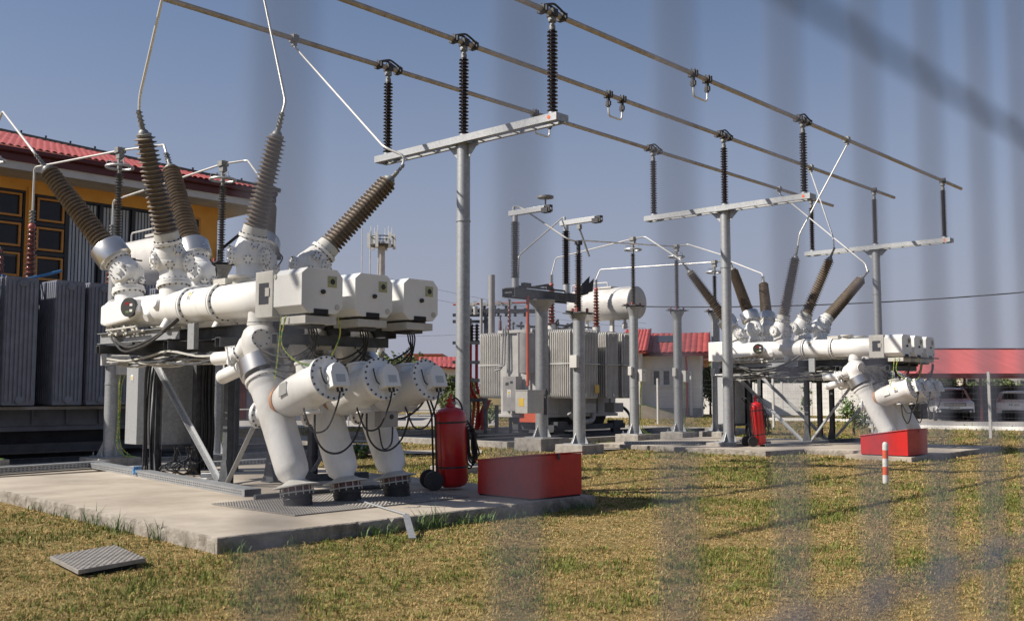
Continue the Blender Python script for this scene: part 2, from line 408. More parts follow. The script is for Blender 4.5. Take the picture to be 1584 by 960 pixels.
# ================================================================== OVERHEAD BUS SUPPORTS
PU = [13.08, 22.55, 32.02]; PV = 13.26; SP = 2.2; ZB = 8.08; ZA = 6.24
def bus_support(u, label, H):
    root = thing('bus_support', label, 'bus support', (u, PV, 0), 'T-shaped supports under the overhead tubes')
    b = MB(); b.bb((-.42, -.42, -.3), (.42, .42, H)); b.build('footing', 'concd', root, bevel=.015)
    b = MB(); b.cyl((0, 0, H + .02), (0, 0, ZA - .12), .135, .125, 28)
    b.bb((-.26, -.26, H), (.26, .26, H + .022))
    for a in range(4):
        d = Vector((math.cos(a * math.pi / 2), math.sin(a * math.pi / 2), 0)); n = Vector((-d.y, d.x, 0))
        b.prism([d * .13 + Vector((0, 0, H + .02)) - n * .005, d * .25 + Vector((0, 0, H + .02)) - n * .005, d * .13 + Vector((0, 0, H + .26)) - n * .005], n, .01)
        e = (d + n).normalized() * .29 * 1.0; b.cyl(e + Vector((0, 0, H)), e + Vector((0, 0, H + .06)), .014, n=6)
    b.lathe((0, 0, ZA - 1.6), (0, 0, 1), [(0, .141), (.02, .141)], 28)
    b.build('pole', 'galv', root)
    b = MB()
    for k in (-1, 1):
        x = k * .13
        b.bb((x - .035, -SP - .22, ZA), (x + .035, SP + .22, ZA + .006)); b.bb((x - .035, -SP - .22, ZA - .126), (x + .035, SP + .22, ZA - .12))
        b.bb((x + k * .035 - k * .006, -SP - .22, ZA - .12), (x + k * .035, SP + .22, ZA))
    for j in range(-5, 6):
        b.bb((-.125, j * .43 - .025, ZA - .118), (.125, j * .43 + .025, ZA - .112))
    for s_ in (-1, 1):
        b.bb((-.158, s_ * (SP + .215), ZA - .125), (.158, s_ * (SP + .222), ZA + .005))
    b.bb((-.2, -.2, ZA - .14), (.2, .2, ZA - .127))
    for s_ in (-1, 1):
        b.prism([(-.006, s_ * .12, ZA - .142), (-.006, s_ * .4, ZA - .142), (-.006, s_ * .12, ZA - .42)], (1, 0, 0), .012)
    ca = b.build('crossarm', 'galv', root)
    d = MB(); d.lathe((-.166, -SP - .05, ZA - .06), (-1, 0, 0), [(0, .035), (.003, .035)], 16); d.build('red_dot', 'bollr', ca)
    for j in (-1, 0, 1):
        y = j * SP
        b = MB(); b.cyl((0, y, ZA + .006), (0, y, ZA + .07), .075, n=20); b.lathe((0, y, ZA + .006), (0, 0, 1), [(0, .1), (.014, .1)], 20); base = b
        ins = MB(); sheds(ins, (0, y, ZA + .07), (0, y, ZB - .30), .052, .098, 22, alt=.86)
        ins.mi = 0
        o = ins.build('post_insulator', 'brown', root)
        base.build('metal_foot', 'galvl', o)
        c = MB(); c.cyl((0, y, ZB - .30), (0, y, ZB - .22), .055, n=20); c.cyl((0, y, ZB - .22), (0, y, ZB - .16), .04, n=16)
        c.cyl((0, y, ZB - .16), (0, y, ZB - .13), .07, n=16); c.bb((-.05, y - .05, ZB - .13), (.05, y + .05, ZB - .065))
        c.build('cap', 'fit', o)
        if u < 30:
            h = MB()
            for x in (-.26, .26):
                h.box((x, y, ZB), (.09, .15, .15)); h.box((x, y + .095, ZB), (.05, .05, .1)); h.box((x, y - .095, ZB), (.05, .05, .1))
                h.bolts((x + .02, y, ZB + .06), (0, 0, 1), .05, 4, .012, .04)
            h.box((0, y, ZB), (.13, .17, .14)); h.bolts((0, y, ZB + .07), (0, 0, 1), .055, 4, .012, .03)
            for s_ in (-1, 1):
                h.tube([(-.25, y + s_ * .05, ZB + .07), (-.12, y + s_ * .05, ZB + .12), (0, y + s_ * .05, ZB + .15), (.12, y + s_ * .05, ZB + .12), (.25, y + s_ * .05, ZB + .07)], .022, 6, 3)
            h.build('expansion_clamp', 'fitd', o, bevel=.006)
        else:
            h = MB(); h.box((0, y, ZB), (.1, .17, .16)); h.build('tube_clamp', 'fitd', o, bevel=.006)
    return root
bus_support(PU[0], 'tall T-shaped steel support nearest the camera, behind the red sand box, carrying three insulators', .12)
bus_support(PU[1], 'T-shaped steel support on a concrete block left of the far red extinguisher', .2)
bus_support(PU[2], 'farthest T-shaped steel support, rising behind the far switchgear', .12)
for j, (lab, u0) in enumerate((('uppermost overhead aluminium tube with a U-shaped loop, nearest of the three', 1.0), ('middle overhead aluminium tube of the three parallel tubes', 1.5), ('lowest and farthest overhead aluminium tube, with a rod clamped to it at top left', 2.0))):
    v = PV + (j - 1) * SP
    root = thing('bus_tube', lab, 'bus tube', (u0, v, ZB), 'overhead aluminium tubes')
    b = MB(); b.cyl((0, 0, 0), (33.7 - u0, 0, 0), .05, n=18); b.build('tube', 'alu', root)
    u1, u2 = (17.62, 18.17) if j != 1 else (17.61, 18.12)
    for u in (u1, u2):
        b = MB(); x = u - u0
        b.box((x, 0, 0), (.12, .16, .14)); b.box((x, .09, .0), (.06, .05, .12)); b.box((x, -.09, .0), (.06, .05, .12)); b.cyl((x, 0, -.07), (x, 0, -.28), .042, n=12)
        b.bolts((x, 0, .07), (0, 0, 1), .05, 4, .012, .035)
        b.box((x, 0, -.2), (.05, .13, .1))
        b.build('clamp', 'fitd', root, bevel=.006)
    b = MB(); b.bend([(u1 - u0, 0, -.25), (u1 - u0 + .01, 0, -.48), (u2 - u0 - .01, 0, -.48), (u2 - u0, 0, -.25)], .022, 10, .14); b.build('loop', 'rod', root)
# ================================================================== DROP RODS
def rod(pts, label, r=.019, group='bent aluminium connection rods', clamp=None, top=None):
    o = Vector(pts[0]); root = thing('connection_rod', label, 'conductor rod', o, group)
    b = MB(); b.bend([Vector(p) - o for p in pts], r, 10, .1); b.build('rod', 'rod', root)
    if clamp is not None:
        p = Vector(clamp) - o; b = MB(); b.box(p, (.13, .15, .14)); b.box(p + Vector((0, 0, -.09)), (.07, .1, .1)); b.bolts(p + Vector((0, 0, .07)), (0, 0, 1), .05, 4, .012, .03)
        b.build('tube_clamp', 'fit', root, bevel=.006)
    return root
# ================================================================== HYBRID SWITCHGEAR
def bushing(parent, off, ball, top, kind, drum=False, tint='sil', n=None, rs=(.17, .135)):
    """ball housing plus tilted insulator from ball centre to the insulator top"""
    ball, top = Vector(ball), Vector(top); ax = (top - ball); L = ax.length; ax.normalize()
    x, y, z = MB.frame(ax)
    h = MB(); h.boltmi = 1
    h.sph(ball, .235, 24)
    s0 = .26
    h.lathe(ball, ax, [(.1, .215), (.22, .19), (s0, .165)], 24)
    h.flange(ball + ax * (s0 + .02), ax, .2, .045, 14, .013)
    # side covers with bolts, facing the walkways
    for d in ((-.80, -.55, .12), (.3, .95, .05)) if kind == 'L' else ((-.92, .32, .0), (.5, -.85, -.1)):
        d = Vector(d).normalized(); h.lathe(ball + d * .16, d, [(0, .125), (.09, .12)], 22); h.flange(ball + d * .255, d, .135, .03, 12, .010)
        h.lathe(ball + d * .27, d, [(0, .05), (.03, .045)], 14)
    for dd in (((-.2, -.85, -.5), (.45, -.85, -.35)) if kind == 'L' else ((-.55, -.8, -.3), (-.2, -.85, .45))):
        dd = Vector(dd).normalized(); h.lathe(ball + dd * .2, dd, [(0, .045), (.07, .045)], 14); h.flange(ball + dd * .27, dd, .058, .02, 6, .01)
    for s_ in (-1, 1):     # casting ribs
        r_ = Vector((s_ * .5, -.6, .45)).normalized(); h.beam(ball + r_ * .18 - x * .07, ball + r_ * .25 + x * .1, .03, .06)
    # neck down to the main tube, leaning from ball to tube
    ho = h.build('elbow_housing', ['white', 'fitd'], parent, off)
    s1 = s0 + .045
    if drum:
        b = MB(); b.lathe(ball + ax * (s1 - .02), ax, [(0, .2), (.02, .255), (.26, .255), (.28, .24), (.285, .15)], 32); b.build('current_transformer_drum', 'steel', parent, off)
        b = MB(); b.box(ball + ax * (s1 + .02) - x * .22 - y * .1, (.06, .1, .08)); b.tube([ball + ax * s1 - x * .24, ball + ax * (s1 - .12) - x * .3, ball - x * .28 + ax * (.05), ball - x * .2 - ax * .2], .012, 6, 4); b.build('drum_wiring', 'galvd', parent, off)
        s1 += .27
    else:
        b = MB(); b.lathe(ball + ax * s1, ax, [(0, .17), (.1, .165), (.12, .16)], 26); b.build('collar', 'cream', parent, off); s1 += .11
    n = n or int((L - s1) / .058)
    b = MB(); sheds(b, ball + ax * s1, top, rs[0] * .66, rs[0], n, rs[1] * .62, 30, rs1=rs[1], alt=.93)
    bo = b.build('bushing', tint, parent, off)
    b = MB(); b.lathe(top, ax, [(0, .1), (.03, .1), (.035, .07), (.07, .06), (.09, .035), (.2, .03)], 18); b.build('end_cap', 'fit', bo, off)
    b = MB(); x2, y2, _ = MB.frame(ax); q = top + ax * .1
    for i in range(4): b.box(q + ax * (.05 + i * .055), (.05, .05, .026), Matrix((x2, y2, ax)).transposed()); b.beam(q + ax * (.05 + i * .055) - x2 * .055, q + ax * (.05 + i * .055) + x2 * .055, .014, .014)
    b.beam(q, q + ax * .25, .045, .03); b.build('terminal', 'fit', bo, off)
    return top + ax * .3
def neck(parent, off, tubept, ball):
    tubept, ball = Vector(tubept), Vector(ball); ax = (ball - tubept).normalized(); d = (ball - tubept).length
    b = MB(); b.boltmi = 1
    b.lathe(tubept, ax, [(0, .2), (.24, .2), (d, .17)], 24); b.flange(tubept + ax * .3, ax, .235, .035, 16, .013); b.flange(tubept + ax * .345, ax, .225, .04, 16, .013)
    b.build('bushing_neck', ['white', 'fitd'], parent, off)
def warn(parent, off, p, ux, uz, nrm, s=.07, name='warning_sticker'):
    """yellow triangle over white text panel"""
    p, ux, uz, nrm = Vector(p), Vector(ux), Vector(uz), Vector(nrm)
    b = MB(); b.add([p - ux * s * .6 - uz * s * .8, p + ux * s * .6 - uz * s * .8, p + ux * s * .6 + uz * s, p - ux * s * .6 + uz * s], [(0, 1, 2, 3)])
    b.mi = 1; q = p + nrm * .002; b.add([q - ux * s * .5, q + ux * s * .5, q + uz * s * .85], [(0, 1, 2)])
    b.mi = 2; q = p + nrm * .004
    b.add([q + ux * s * .02 + uz * s * .6, q - ux * s * .12 + uz * s * .3, q - ux * s * .01 + uz * s * .3, q - ux * s * .05 + uz * s * .08, q + ux * s * .14 + uz * s * .38, q + ux * s * .03 + uz * s * .38], [(0, 1, 2, 3, 4, 5)])
    for i in range(3): b.add([q - ux * s * .42 - uz * s * (.2 + i * .2), q + ux * s * .42 - uz * s * (.2 + i * .2), q + ux * s * .42 - uz * s * (.28 + i * .2), q - ux * s * .42 - uz * s * (.28 + i * .2)], [(0, 1, 2, 3)])
    b.build(name, ['label', 'yellow', 'ink'], parent, off)
def switchgear(label, O, bus, dz=0, u2=False):
    """authored in the measured coordinates of the near unit; O shifts it"""
    OFF = Vector((7.8, 12.4, .15))
    root = thing('hybrid_switchgear', label, 'switchgear', OFF + Vector(O), 'hybrid high-voltage switchgear units')
    rel = lambda p: Vector(p) - Vector(O)
    U = [7.0, 7.765, 8.53]; TZ = 2.61; tips = {}; dl_ = .27 if u2 else 0; bx_ = .12 if u2 else 0; bd_ = .12 if u2 else 0
    for i, u in enumerate(U):
        b = MB(); b.boltmi = 1; A = Vector((u, 14.45, TZ)); ax = Vector((0, -1, 0))
        b.lathe(A, ax, [(-.0, .14), (.02, .2), (.1, .215), (1.0, .222), (1.9, .228), (2.1, .245), (2.18, .245)], 32)
        b.lathe(A, ax, [(2.18, .228), (2.2, .228), (2.82, .228), (2.88, .25), (2.93, .25)], 32)
        b.lathe(A, ax, [(2.93, .215), (3.0, .225), (4.12, .225)], 32)
        for t in (2.17, 2.22, 2.92, 2.97): b.flange(A + ax * t, ax, .262, .03, 18, .012)
        b.flange(A + ax * .03, ax, .235, .03, 14, .012)
        for t, a in ((1.35, -.9), (1.62, .4)): b.lathe(A + ax * t, (-.85, 0, a * .5), [(0, .1), (.2, .1), (.25, .07), (.27, .06)], 18)
        b.lathe(A + ax * 1.75 + Vector((-.08, 0, -.13)), (-.5, 0, -.8), [(0, .07), (.2, .06)], 14)
        b.build('breaker_tank', ['white', 'fitd'], root, OFF)
        # indicator housing
        b = MB(); b.prism([(u - .3, 14.35, TZ - .17), (u - .3, 14.35, TZ + .1), (u - .3, 14.1, TZ + .15), (u - .3, 13.35, TZ + .15), (u - .3, 13.25, TZ - .02), (u - .3, 13.45, TZ - .14), (u - .3, 14.2, TZ - .2)], (1, 0, 0), .26)
        ho = b.build('indicator_housing', 'white', root, OFF, bevel=.03)
        b = MB(); b.lathe((u - .3, 13.42, TZ + .03), (-1, -.35, 0), [(0, .135), (.05, .135)], 28); b.build('dial', 'ink', ho, OFF)
        n_ = Vector((-1, -.35, 0)).normalized(); t_ = Vector((.35, -1, 0)).normalized(); q = Vector((u - .3, 13.42, TZ + .03)) + n_ * .053; zz = Vector((0, 0, 1))
        b = MB()
        b.add([q - t_ * .05 + zz * .07, q + t_ * .02 + zz * .07, q + t_ * .02 + zz * .035, q - t_ * .05 + zz * .035], [(0, 1, 2, 3)])
        b.mi = 1; b.add([q + t_ * .03 + zz * .05, q + t_ * .08 + zz * .05, q + t_ * .08 + zz * .015, q + t_ * .03 + zz * .015], [(0, 1, 2, 3)])
        b.add([q + t_ * .03 - zz * .03, q + t_ * .08 - zz * .03, q + t_ * .08 - zz * .065, q + t_ * .03 - zz * .065], [(0, 1, 2, 3)])
        b.mi = 2; b.add([q - t_ * .04 - zz * .05, q + t_ * .02 - zz * .05, q + t_ * .02 - zz * .08, q - t_ * .04 - zz * .08], [(0, 1, 2, 3)])
        b.build('dial_marks', ['lampr', 'label', 'weed'], ho, OFF)
        # linkage under the housing
        b = MB()
        for k in range(7):
            y0 = 14.3 - k * .14; b.beam((u - .22 + random.uniform(-.05, .05), y0, TZ - .2), (u - .2 + random.uniform(-.06, .06), y0 - random.uniform(.05, .25), TZ - .33), .02, .05)
        b.cyl((u - .27, 14.2, TZ - .26), (u - .27, 13.3, TZ - .24), .014, n=8); b.cyl((u - .2, 14.25, TZ - .32), (u - .2, 13.2, TZ - .3), .02, n=8)
        b.build('linkage', 'cream', root, OFF)
        if i == 0: warn(root, OFF, (u - .2, 12.02, TZ + .12), (0, -1, 0), (.45, 0, .89), (-.89, 0, .45), .075)
        # plate and drive box
        b = MB(); b.bb((u - .30, 9.96 + bx_, TZ - .28), (u + .30, 10.32 + bx_, TZ + .27)); po = b.build('adapter_plate', 'cream', root, OFF, bevel=.008)
        b = MB(); b.bb((u - .304, 10.04 + bx_, TZ - .12), (u - .3, 10.24 + bx_, TZ + .13)); b.build('recess', 'dark', po, OFF)
        b = MB(); b.bb((u - .312, 10.02 + bx_, TZ - .03), (u - .306, 10.10 + bx_, TZ + .07)); b.build('small_tab', 'cream', po, OFF)
        b = MB(); x0, x1, z0, z1, c = u - .29, u + .29, TZ - .25, TZ + .27, .085
        b.prism([(x0, 9.955, z0 + c), (x0, 9.955, z1 - c * .8), (x0 + c, 9.955, z1), (x1 - c, 9.955, z1), (x1, 9.955, z1 - c), (x1, 9.955, z0 + c), (x1 - c, 9.955, z0), (x0 + c, 9.955, z0)], (0, -1, 0), .555 - bd_)
        bo = b.build('drive_box', 'white2', root, OFF, bevel=.006); bo.location = (0, bx_, 0); FO = OFF - Vector((0, bd_, 0))
        b = MB(); b.bb((u + .07, 9.393, TZ + .06), (u + .2, 9.40, TZ + .19)); wf = b.build('window_frame', 'winy', bo, FO, bevel=.003)
        b = MB(); b.bb((u + .09, 9.389, TZ + .075), (u + .18, 9.3925, TZ + .175)); b.mi = 1; b.lathe((u + .135, 9.388, TZ + .125), (0, -1, 0), [(0, .035), (.004, .03)], 14); b.build('sight_glass', ['winy', 'ink'], wf, FO)
        b = MB(); b.lathe((u + .0, 9.40, TZ + .0), (0, -1, 0), [(0, .028), (.03, .026), (.035, .015)], 12); b.build('knob', 'ink', bo, FO)
        b = MB(); b.lathe((u + .21, 9.40, TZ - .17), (0, -1, 0), [(0, .035), (.008, .035)], 18); b.lathe((x0 , 9.92, TZ + .19), (-1, 0, 0), [(0, .03), (.008, .03)], 14); b.build('vent_disc', 'cream', bo, FO)
        b = MB(); b.bb((u - .12, 9.392, TZ - .258), (u + .08, 9.45, TZ - .2)); b.build('slot', 'dark', bo, FO)
        b = MB(); b.bb((u - .22, 9.42 + bx_ * 1.9, TZ - .37), (u + .22, 9.9 + bx_, TZ - .28)); b.build('base_tray', 'cream', root, OFF, bevel=.004)
        b = MB(); b.bb((u - .17, 9.5, TZ - .28), (u + .17, 9.9, TZ - .252)); b.bb((u - .1, 9.48 + bx_ * 2, TZ - .41), (u + .1, 9.8 + bx_, TZ - .372)); b.build('gland_plate', 'galvd', root, OFF)
        # control cables from the tray
        b = MB()
        for k in range(4):
            s0 = Vector((u - .05 + k * .035, 9.6, TZ - .4)); dl = .35 + .08 * k
            b.tube([s0, s0 + Vector((.04, .02, -.1)), s0 + Vector((.12 - .03 * k, .1, -dl * .6)), s0 + Vector((-.02, .35, -dl)), s0 + Vector((-.12, .7, -dl + .08)), s0 + Vector((-.1, .95, -.15))], .011, 6, 4)
        b.build('control_cable', 'black', root, OFF)
        if i == 0:
            b = MB(); b.tube([(u - .25, 9.75, TZ - .27), (u - .27, 9.8, TZ - .6), (u - .15, 9.6, TZ - .82), (u + .1, 9.45, TZ - .8), (u + .27, 9.42, TZ - .5), (u + .3, 9.5, TZ - .27)], .009, 6, 5)
            b.tube([(u - .25, 9.85, TZ - .27), (u - .25, 9.9, TZ - .7), (u - .22, 10.0, TZ - 1.0)], .008, 6, 4); b.build('earth_cable', 'yg', root, OFF)
        # drop assembly
        y = 10.66 + dl_
        b = MB(); b.boltmi = 1
        b.lathe((u, y, TZ - .1), (0, 0, -1), [(0, .15), (.17, .15), (.2, .11), (.24, .12)], 24); b.flange((u, y, TZ - .28), (0, 0, 1), .155, .03, 12, .011); b.flange((u, y, TZ - .32), (0, 0, 1), .16, .035, 12, .011)
        b.lathe((u, y, TZ - .34), (0, -.12, -1), [(0, .15), (.05, .2), (.14, .235), (.26, .235), (.38, .2), (.5, .16)], 26)
        d = Vector((-.2, .85, -.5)).normalized()
        b.lathe((u, y + .02, TZ - .5), d, [(0, .17), (.2, .15), (.33, .1), (.36, .1)], 22); b.flange(Vector((u, y + .02, TZ - .5)) + d * .36, d, .125, .025, 10, .01)
        for dd, rr in (((-.5, -.85, 0), .09), ((.9, -.4, 0), .09)):
            dd = Vector(dd).normalized(); b.lathe(Vector((u, y, TZ - .5)) + dd * .12, dd, [(0, rr), (.12, rr)], 16); b.flange(Vector((u, y, TZ - .5)) + dd * .24, dd, rr + .02, .03, 8, .012)
        b.build('valve_body', ['white', 'fitd'], root, OFF)
        b = MB(); e = Vector((u, y + .02, TZ - .5)) + d * .4
        b.cyl(e + Vector((-.02, -.02, .03)), e + d * .12 + Vector((-.02, -.02, .03)), .075, n=18); b.cyl(e + d * .12 + Vector((0, 0, .04)), e + Vector((-.06, .42, -.03)), .085, n=20)
        b.cyl(e + Vector((.04, -.05, -.14)), e + Vector((.0, .33, -.26)), .1, .09, n=20); b.sph(e + Vector((.0, .33, -.26)), .09, 16)
        b.box(e + Vector((-.02, .05, .0)), (.16, .1, .2)); b.beam(e + Vector((-.1, .1, .1)), e + Vector((-.12, .0, -.12)), .03, .03); b.beam(e + Vector((-.12, .1, .1)), e + Vector((.04, .04, .13)), .03, .02)
        b.build('side_drive', 'white', root, OFF, bevel=.004)
        # slanted pipe axis
        P0 = Vector((u - .02, 10.62 + dl_, 1.86)); P1 = Vector((u - .04, 9.78 + dl_, .40)) if i < 2 else Vector((u - .08, 9.74 + dl_, .42)); P1.x = U[i] + (-.05, -.1, -.12)[i]
        pa = (P1 - P0).normalized(); PL = (P1 - P0).length
        b = MB(); b.boltmi = 1; b.lathe(P0, pa, [(-.05, .15), (.02, .17)], 22); b.flange(P0, pa, .19, .03, 14, .01)
        b.build('upper_flange', ['white', 'fitd'], root, OFF)
        b = MB(); b.lathe(P0, pa, [(.0, .16), (.01, .275), (.22, .28), (.225, .17)], 32); b.build('current_transformer_drum', 'steel', root, OFF)
        b = MB(); b.box(P0 + pa * .14 + Vector((.17, -.16, 0)), (.14, .12, .2)); b.build('terminal_box', 'white', root, OFF, bevel=.006)
        b = MB(); x_ = MB.frame(pa)[0]
        for s_ in (-1, 1):
            st = P0 + pa * -.12 + Vector((-.12 * s_, -.16, 0)); b.beam(st, st + pa * .48, .04, .012)
        b.build('strap', 'white', root, OFF)
        b = MB(); b.boltmi = 1
        b.lathe(P0, pa, [(.27, .2), (.28, .225), (.37, .23), (.41, .215), (.46, .21), (PL - .2, .195), (PL - .12, .18), (PL - .05, .12), (PL, .11)], 32)
        b.flange(P0 + pa * .29, pa, .25, .04, 18, .010)
        sd = Vector((-.35, .9, 0)).normalized(); q = P0 + pa * .78
        b.lathe(q, sd, [(.1, .13), (.25, .13)], 22); b.flange(q + sd * .26, sd, .16, .035, 12, .012); b.lathe(q + sd * .27, sd, [(0, .08), (.03, .07)], 16)
        b.build('cable_housing', ['white', 'fitd'], root, OFF)
        # foot : skirt, ring, boot
        b = MB(); dn = Vector((.02, -.18, -1)).normalized()
        b.lathe(P1, dn, [(-.04, .11), (-.005, .17), (.02, .27), (.032, .27), (.034, .18)], 28)
        for k in range(14):
            a = 2 * math.pi * k / 14; xx, yy, _ = MB.frame(dn); q = P1 + (xx * math.cos(a) + yy * math.sin(a)) * .19; b.cyl(q + dn * .03, q + dn * .13, .007, n=6)
        b.lathe(P1, dn, [(.085, .19), (.088, .2), (.1, .2), (.103, .19)], 28)
        b.build('clamping_ring', 'cream', root, OFF)
        b = MB(); b.lathe(P1, dn, [(.03, .17), (.1, .172), (.104, .165)], 26); b.mi = 1; b.lathe(P1, dn, [(.1, .172), (.13, .168), (.16, .165), (.17, .172), (.19, .165), (.30, .16)], 26); b.build('cable_boot', ['redbrown', 'black'], root, OFF)
        # voltage transformer horn
        H0 = Vector((u, 10.24 + dl_, 1.30)); H1 = Vector((u, 9.24 + dl_ * 1.15, 1.62)); ha = (H1 - H0).normalized(); HL = (H1 - H0).length
        b = MB(); b.boltmi = 1
        b.lathe(H0 - ha * .15, ha, [(0, .165), (.25, .165)], 26)
        b.mi = 0; b.lathe(H0, ha, [(.155, .19), (.2, .2), (.3, .225), (.45, .235), (.7, .235), (.85, .225), (HL - .08, .225), (HL - .05, .265), (HL, .265), (HL + .004, .1)], 36)
        b.bolts(H1 + ha * .0, ha, .245, 20, .012, .014); b.f, b.m
        for j in range(20 * 8): b.m[-1 - j] = 1
        b.lathe(H0 + ha * .62, (.0, .2, 1), [(.1, .12), (.29, .115), (.3, .13), (.325, .13), (.33, .1)], 24)
        b.lathe(H0 + ha * .66, (.05, -.1, -1), [(.12, .13), (.25, .08), (.27, .1), (.29, .1)], 22)
        vo = b.build('voltage_transformer', ['white', 'fitd'], root, OFF)
        b = MB(); b.lathe(H0, ha, [(.095, .195), (.1, .2), (.15, .2), (.153, .19)], 32); b.build('gasket_band', 'bandbr', vo, OFF)
        nn = Vector((-1, 0, .25)); nn = (nn - ha * nn.dot(ha)).normalized(); b = MB(); b.box(H0 + ha * .46 + nn * .238, (.15, .15, .012), Matrix((ha, nn.cross(ha), nn)).transposed()); b.build('name_plate', 'namepl', vo, OFF)
        if u2: warn(vo, OFF, H0 + ha * .7 + nn * .25, ha, nn.cross(ha) if nn.cross(ha).z > 0 else ha.cross(nn), nn, .07)
        b = MB(); f = H1 + ha * .005; X = Vector((1, 0, 0)); Y = ha.cross(X).normalized(); Y = -Y if Y.z < 0 else Y
        pts = [(-.11, -.13), (.13, -.13), (.13, .04), (.1, .11), (.04, .15), (-.03, .15), (-.08, .11), (-.11, .04)]
        b.prism([f + X * (p[0] + .03) + Y * (p[1] - .01) for p in pts], ha, .13)
        tb = b.build('secondary_box', 'white2', vo, OFF, bevel=.006)
        b = MB(); q = f + ha * .1322; b.add([q + X * -.02 + Y * -.09, q + X * .11 + Y * -.09, q + X * .11 + Y * 0, q + X * -.02 + Y * 0], [(0, 1, 2, 3)]); b.build('plate', 'namepl', tb, OFF)
        b = MB()
        for s_ in (0, .06): b.cyl(f + X * (.02 + s_) + Y * -.13 + ha * .07, f + X * (.02 + s_) + Y * -.19 + ha * .07, .016, n=8)
        b.tube([f + X * -.1 + Y * .12, f + X * -.15 + Y * .06 + ha * .05, f + X * -.12 + Y * -.04 + ha * .03, f + X * -.1 + Y * -.09 + ha * .05], .008, 6, 4); b.build('cable_gland', 'black', vo, OFF)
        b = MB(); s0 = f + X * .05 + Y * -.18 + ha * .07
        b.tube([s0, s0 + Vector((-.02, .02, -.15)), s0 + Vector((-.1, .1, -.42)), s0 + Vector((-.22, .2, -.45)), s0 + Vector((-.26, .3, -.25)), s0 + Vector((-.2, .4, -.2))], .011, 6, 5)
        e0 = H0 + ha * .66 + Vector((.03, -.06, -.3))
        if i < 2: b.tube([e0, e0 + Vector((.0, -.02, -.25)), e0 + Vector((.12, -.05, -.42)), e0 + Vector((.38, 0, -.45)), e0 + Vector((.6, .02, -.3)), e0 + Vector((.72, .02, .0))], .013, 6, 5)
        b.build('signal_cable', 'black', root, OFF)
    if not u2:
        b = MB(); q = Vector((8.02, 9.45, 1.13)); b.box(q, (.26, .14, .19)); bo = b.build('junction_box', 'mgrey', root, OFF, bevel=.01)
        b = MB(); b.lathe(q + Vector((.02, -.07, .03)), (0, -1, 0), [(0, .03), (.01, .03)], 12); b.build('box_plug', 'ink', bo, OFF)
        b = MB(); b.tube([q + Vector((.1, 0, -.09)), q + Vector((.08, 0, -.3)), q + Vector((-.05, 0, -.35)), q + Vector((-.12, 0, -.1))], .011, 6, 5)
        b.tube([q + Vector((.12, 0, -.0)), q + Vector((.35, 0, .03)), q + Vector((.6, 0, .2)), q + Vector((.68, 0, .45))], .013, 6, 5)
        b.build('loop_cable', 'black', root, OFF)
    # bushings
    for i in range(3):
        lb, lt, rb_, rt = bus[i]; lb, lt, rb_, rt = rel(lb), rel(lt), rel(rb_), rel(rt); u = U[i]
        neck(root, OFF, (u, lb.y - .12, TZ + .02), lb); neck(root, OFF, (u, rb_.y - .12, TZ + .02), rb_)
        tips['L%d' % i] = bushing(root, OFF, lb, lt, 'L', True, 'sil', rs=(.168, .14)) + Vector(O)
        tips['R%d' % i] = bushing(root, OFF, rb_, rt, 'R', False, 'sil', rs=(.172, .145)) + Vector(O)
    # top clutter between phases
    b = MB()
    for u in (7.0, 7.77, 8.54):
        b.bb((u - .1, 11.32, TZ + .22), (u + .12, 11.6, TZ + .30)); b.lathe((u, 11.12, TZ + .2), (0, 0, 1), [(0, .1), (.08, .1), (.09, .16), (.12, .16)], 18); b.cyl((u - .1, 11.5, TZ + .28), (u + .5, 11.55, TZ + .33), .02, n=8)
    b.build('coupling_rod', 'cream', root, OFF)
    # steel frame
    b = MB()
    ZF = 2.16
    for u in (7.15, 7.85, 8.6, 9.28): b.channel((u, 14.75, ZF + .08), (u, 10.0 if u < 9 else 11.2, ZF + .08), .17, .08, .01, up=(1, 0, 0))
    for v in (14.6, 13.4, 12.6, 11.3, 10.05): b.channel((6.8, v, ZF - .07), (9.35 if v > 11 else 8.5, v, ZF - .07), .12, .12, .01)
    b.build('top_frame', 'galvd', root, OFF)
    b = MB(); b.channel((6.86, 14.7, ZF + .09), (6.86, 12.4, ZF + .09), .16, .06, .01, up=(1, 0, 0)); b.box((6.86, 12.0, ZF + .03), (.07, .16, .34)); b.build('front_rail', 'galv', root, OFF)
    for (u, v) in ((7.82, 12.64), (8.56, 12.64), (9.26, 12.62), (7.98, 14.98), (8.52, 14.72), (9.26, 14.8)):
        b = MB(); zb = .16
        b.bb((u - .055, v - .004, zb), (u + .055, v + .004, ZF - .13)); b.bb((u - .06, v - .055, zb), (u - .052, v + .055, ZF - .13)); b.bb((u + .052, v - .055, zb), (u + .06, v + .055, ZF - .13))
        b.bb((u - .12, v - .12, zb - .01), (u + .12, v + .12, zb + .005))
        b.prism([(u - .063, v - .13, zb + .005), (u - .063, v + .13, zb + .005), (u - .063, v + .055, zb + .35), (u - .063, v - .055, zb + .35)], (-1, 0, 0), .008)
        for k in (-1, 1): b.cyl((u + .09 * k, v + .09, zb), (u + .09 * k, v + .09, zb + .07), .011, n=6)
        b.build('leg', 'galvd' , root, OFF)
    for p, q in (((7.78, 14.75, 2.0), (7.78, 12.72, .2)), ((7.78, 12.56, .2), (7.76, 11.1, 2.02)), ((9.2, 14.75, 2.0), (9.2, 12.72, .2)), ((9.2, 12.5, .3), (9.2, 10.9, 2.02))):
        b = MB(); b.angle(p, q, .07, .008, up=(1, 0, 0)); b.build('brace', 'galvl', root, OFF)
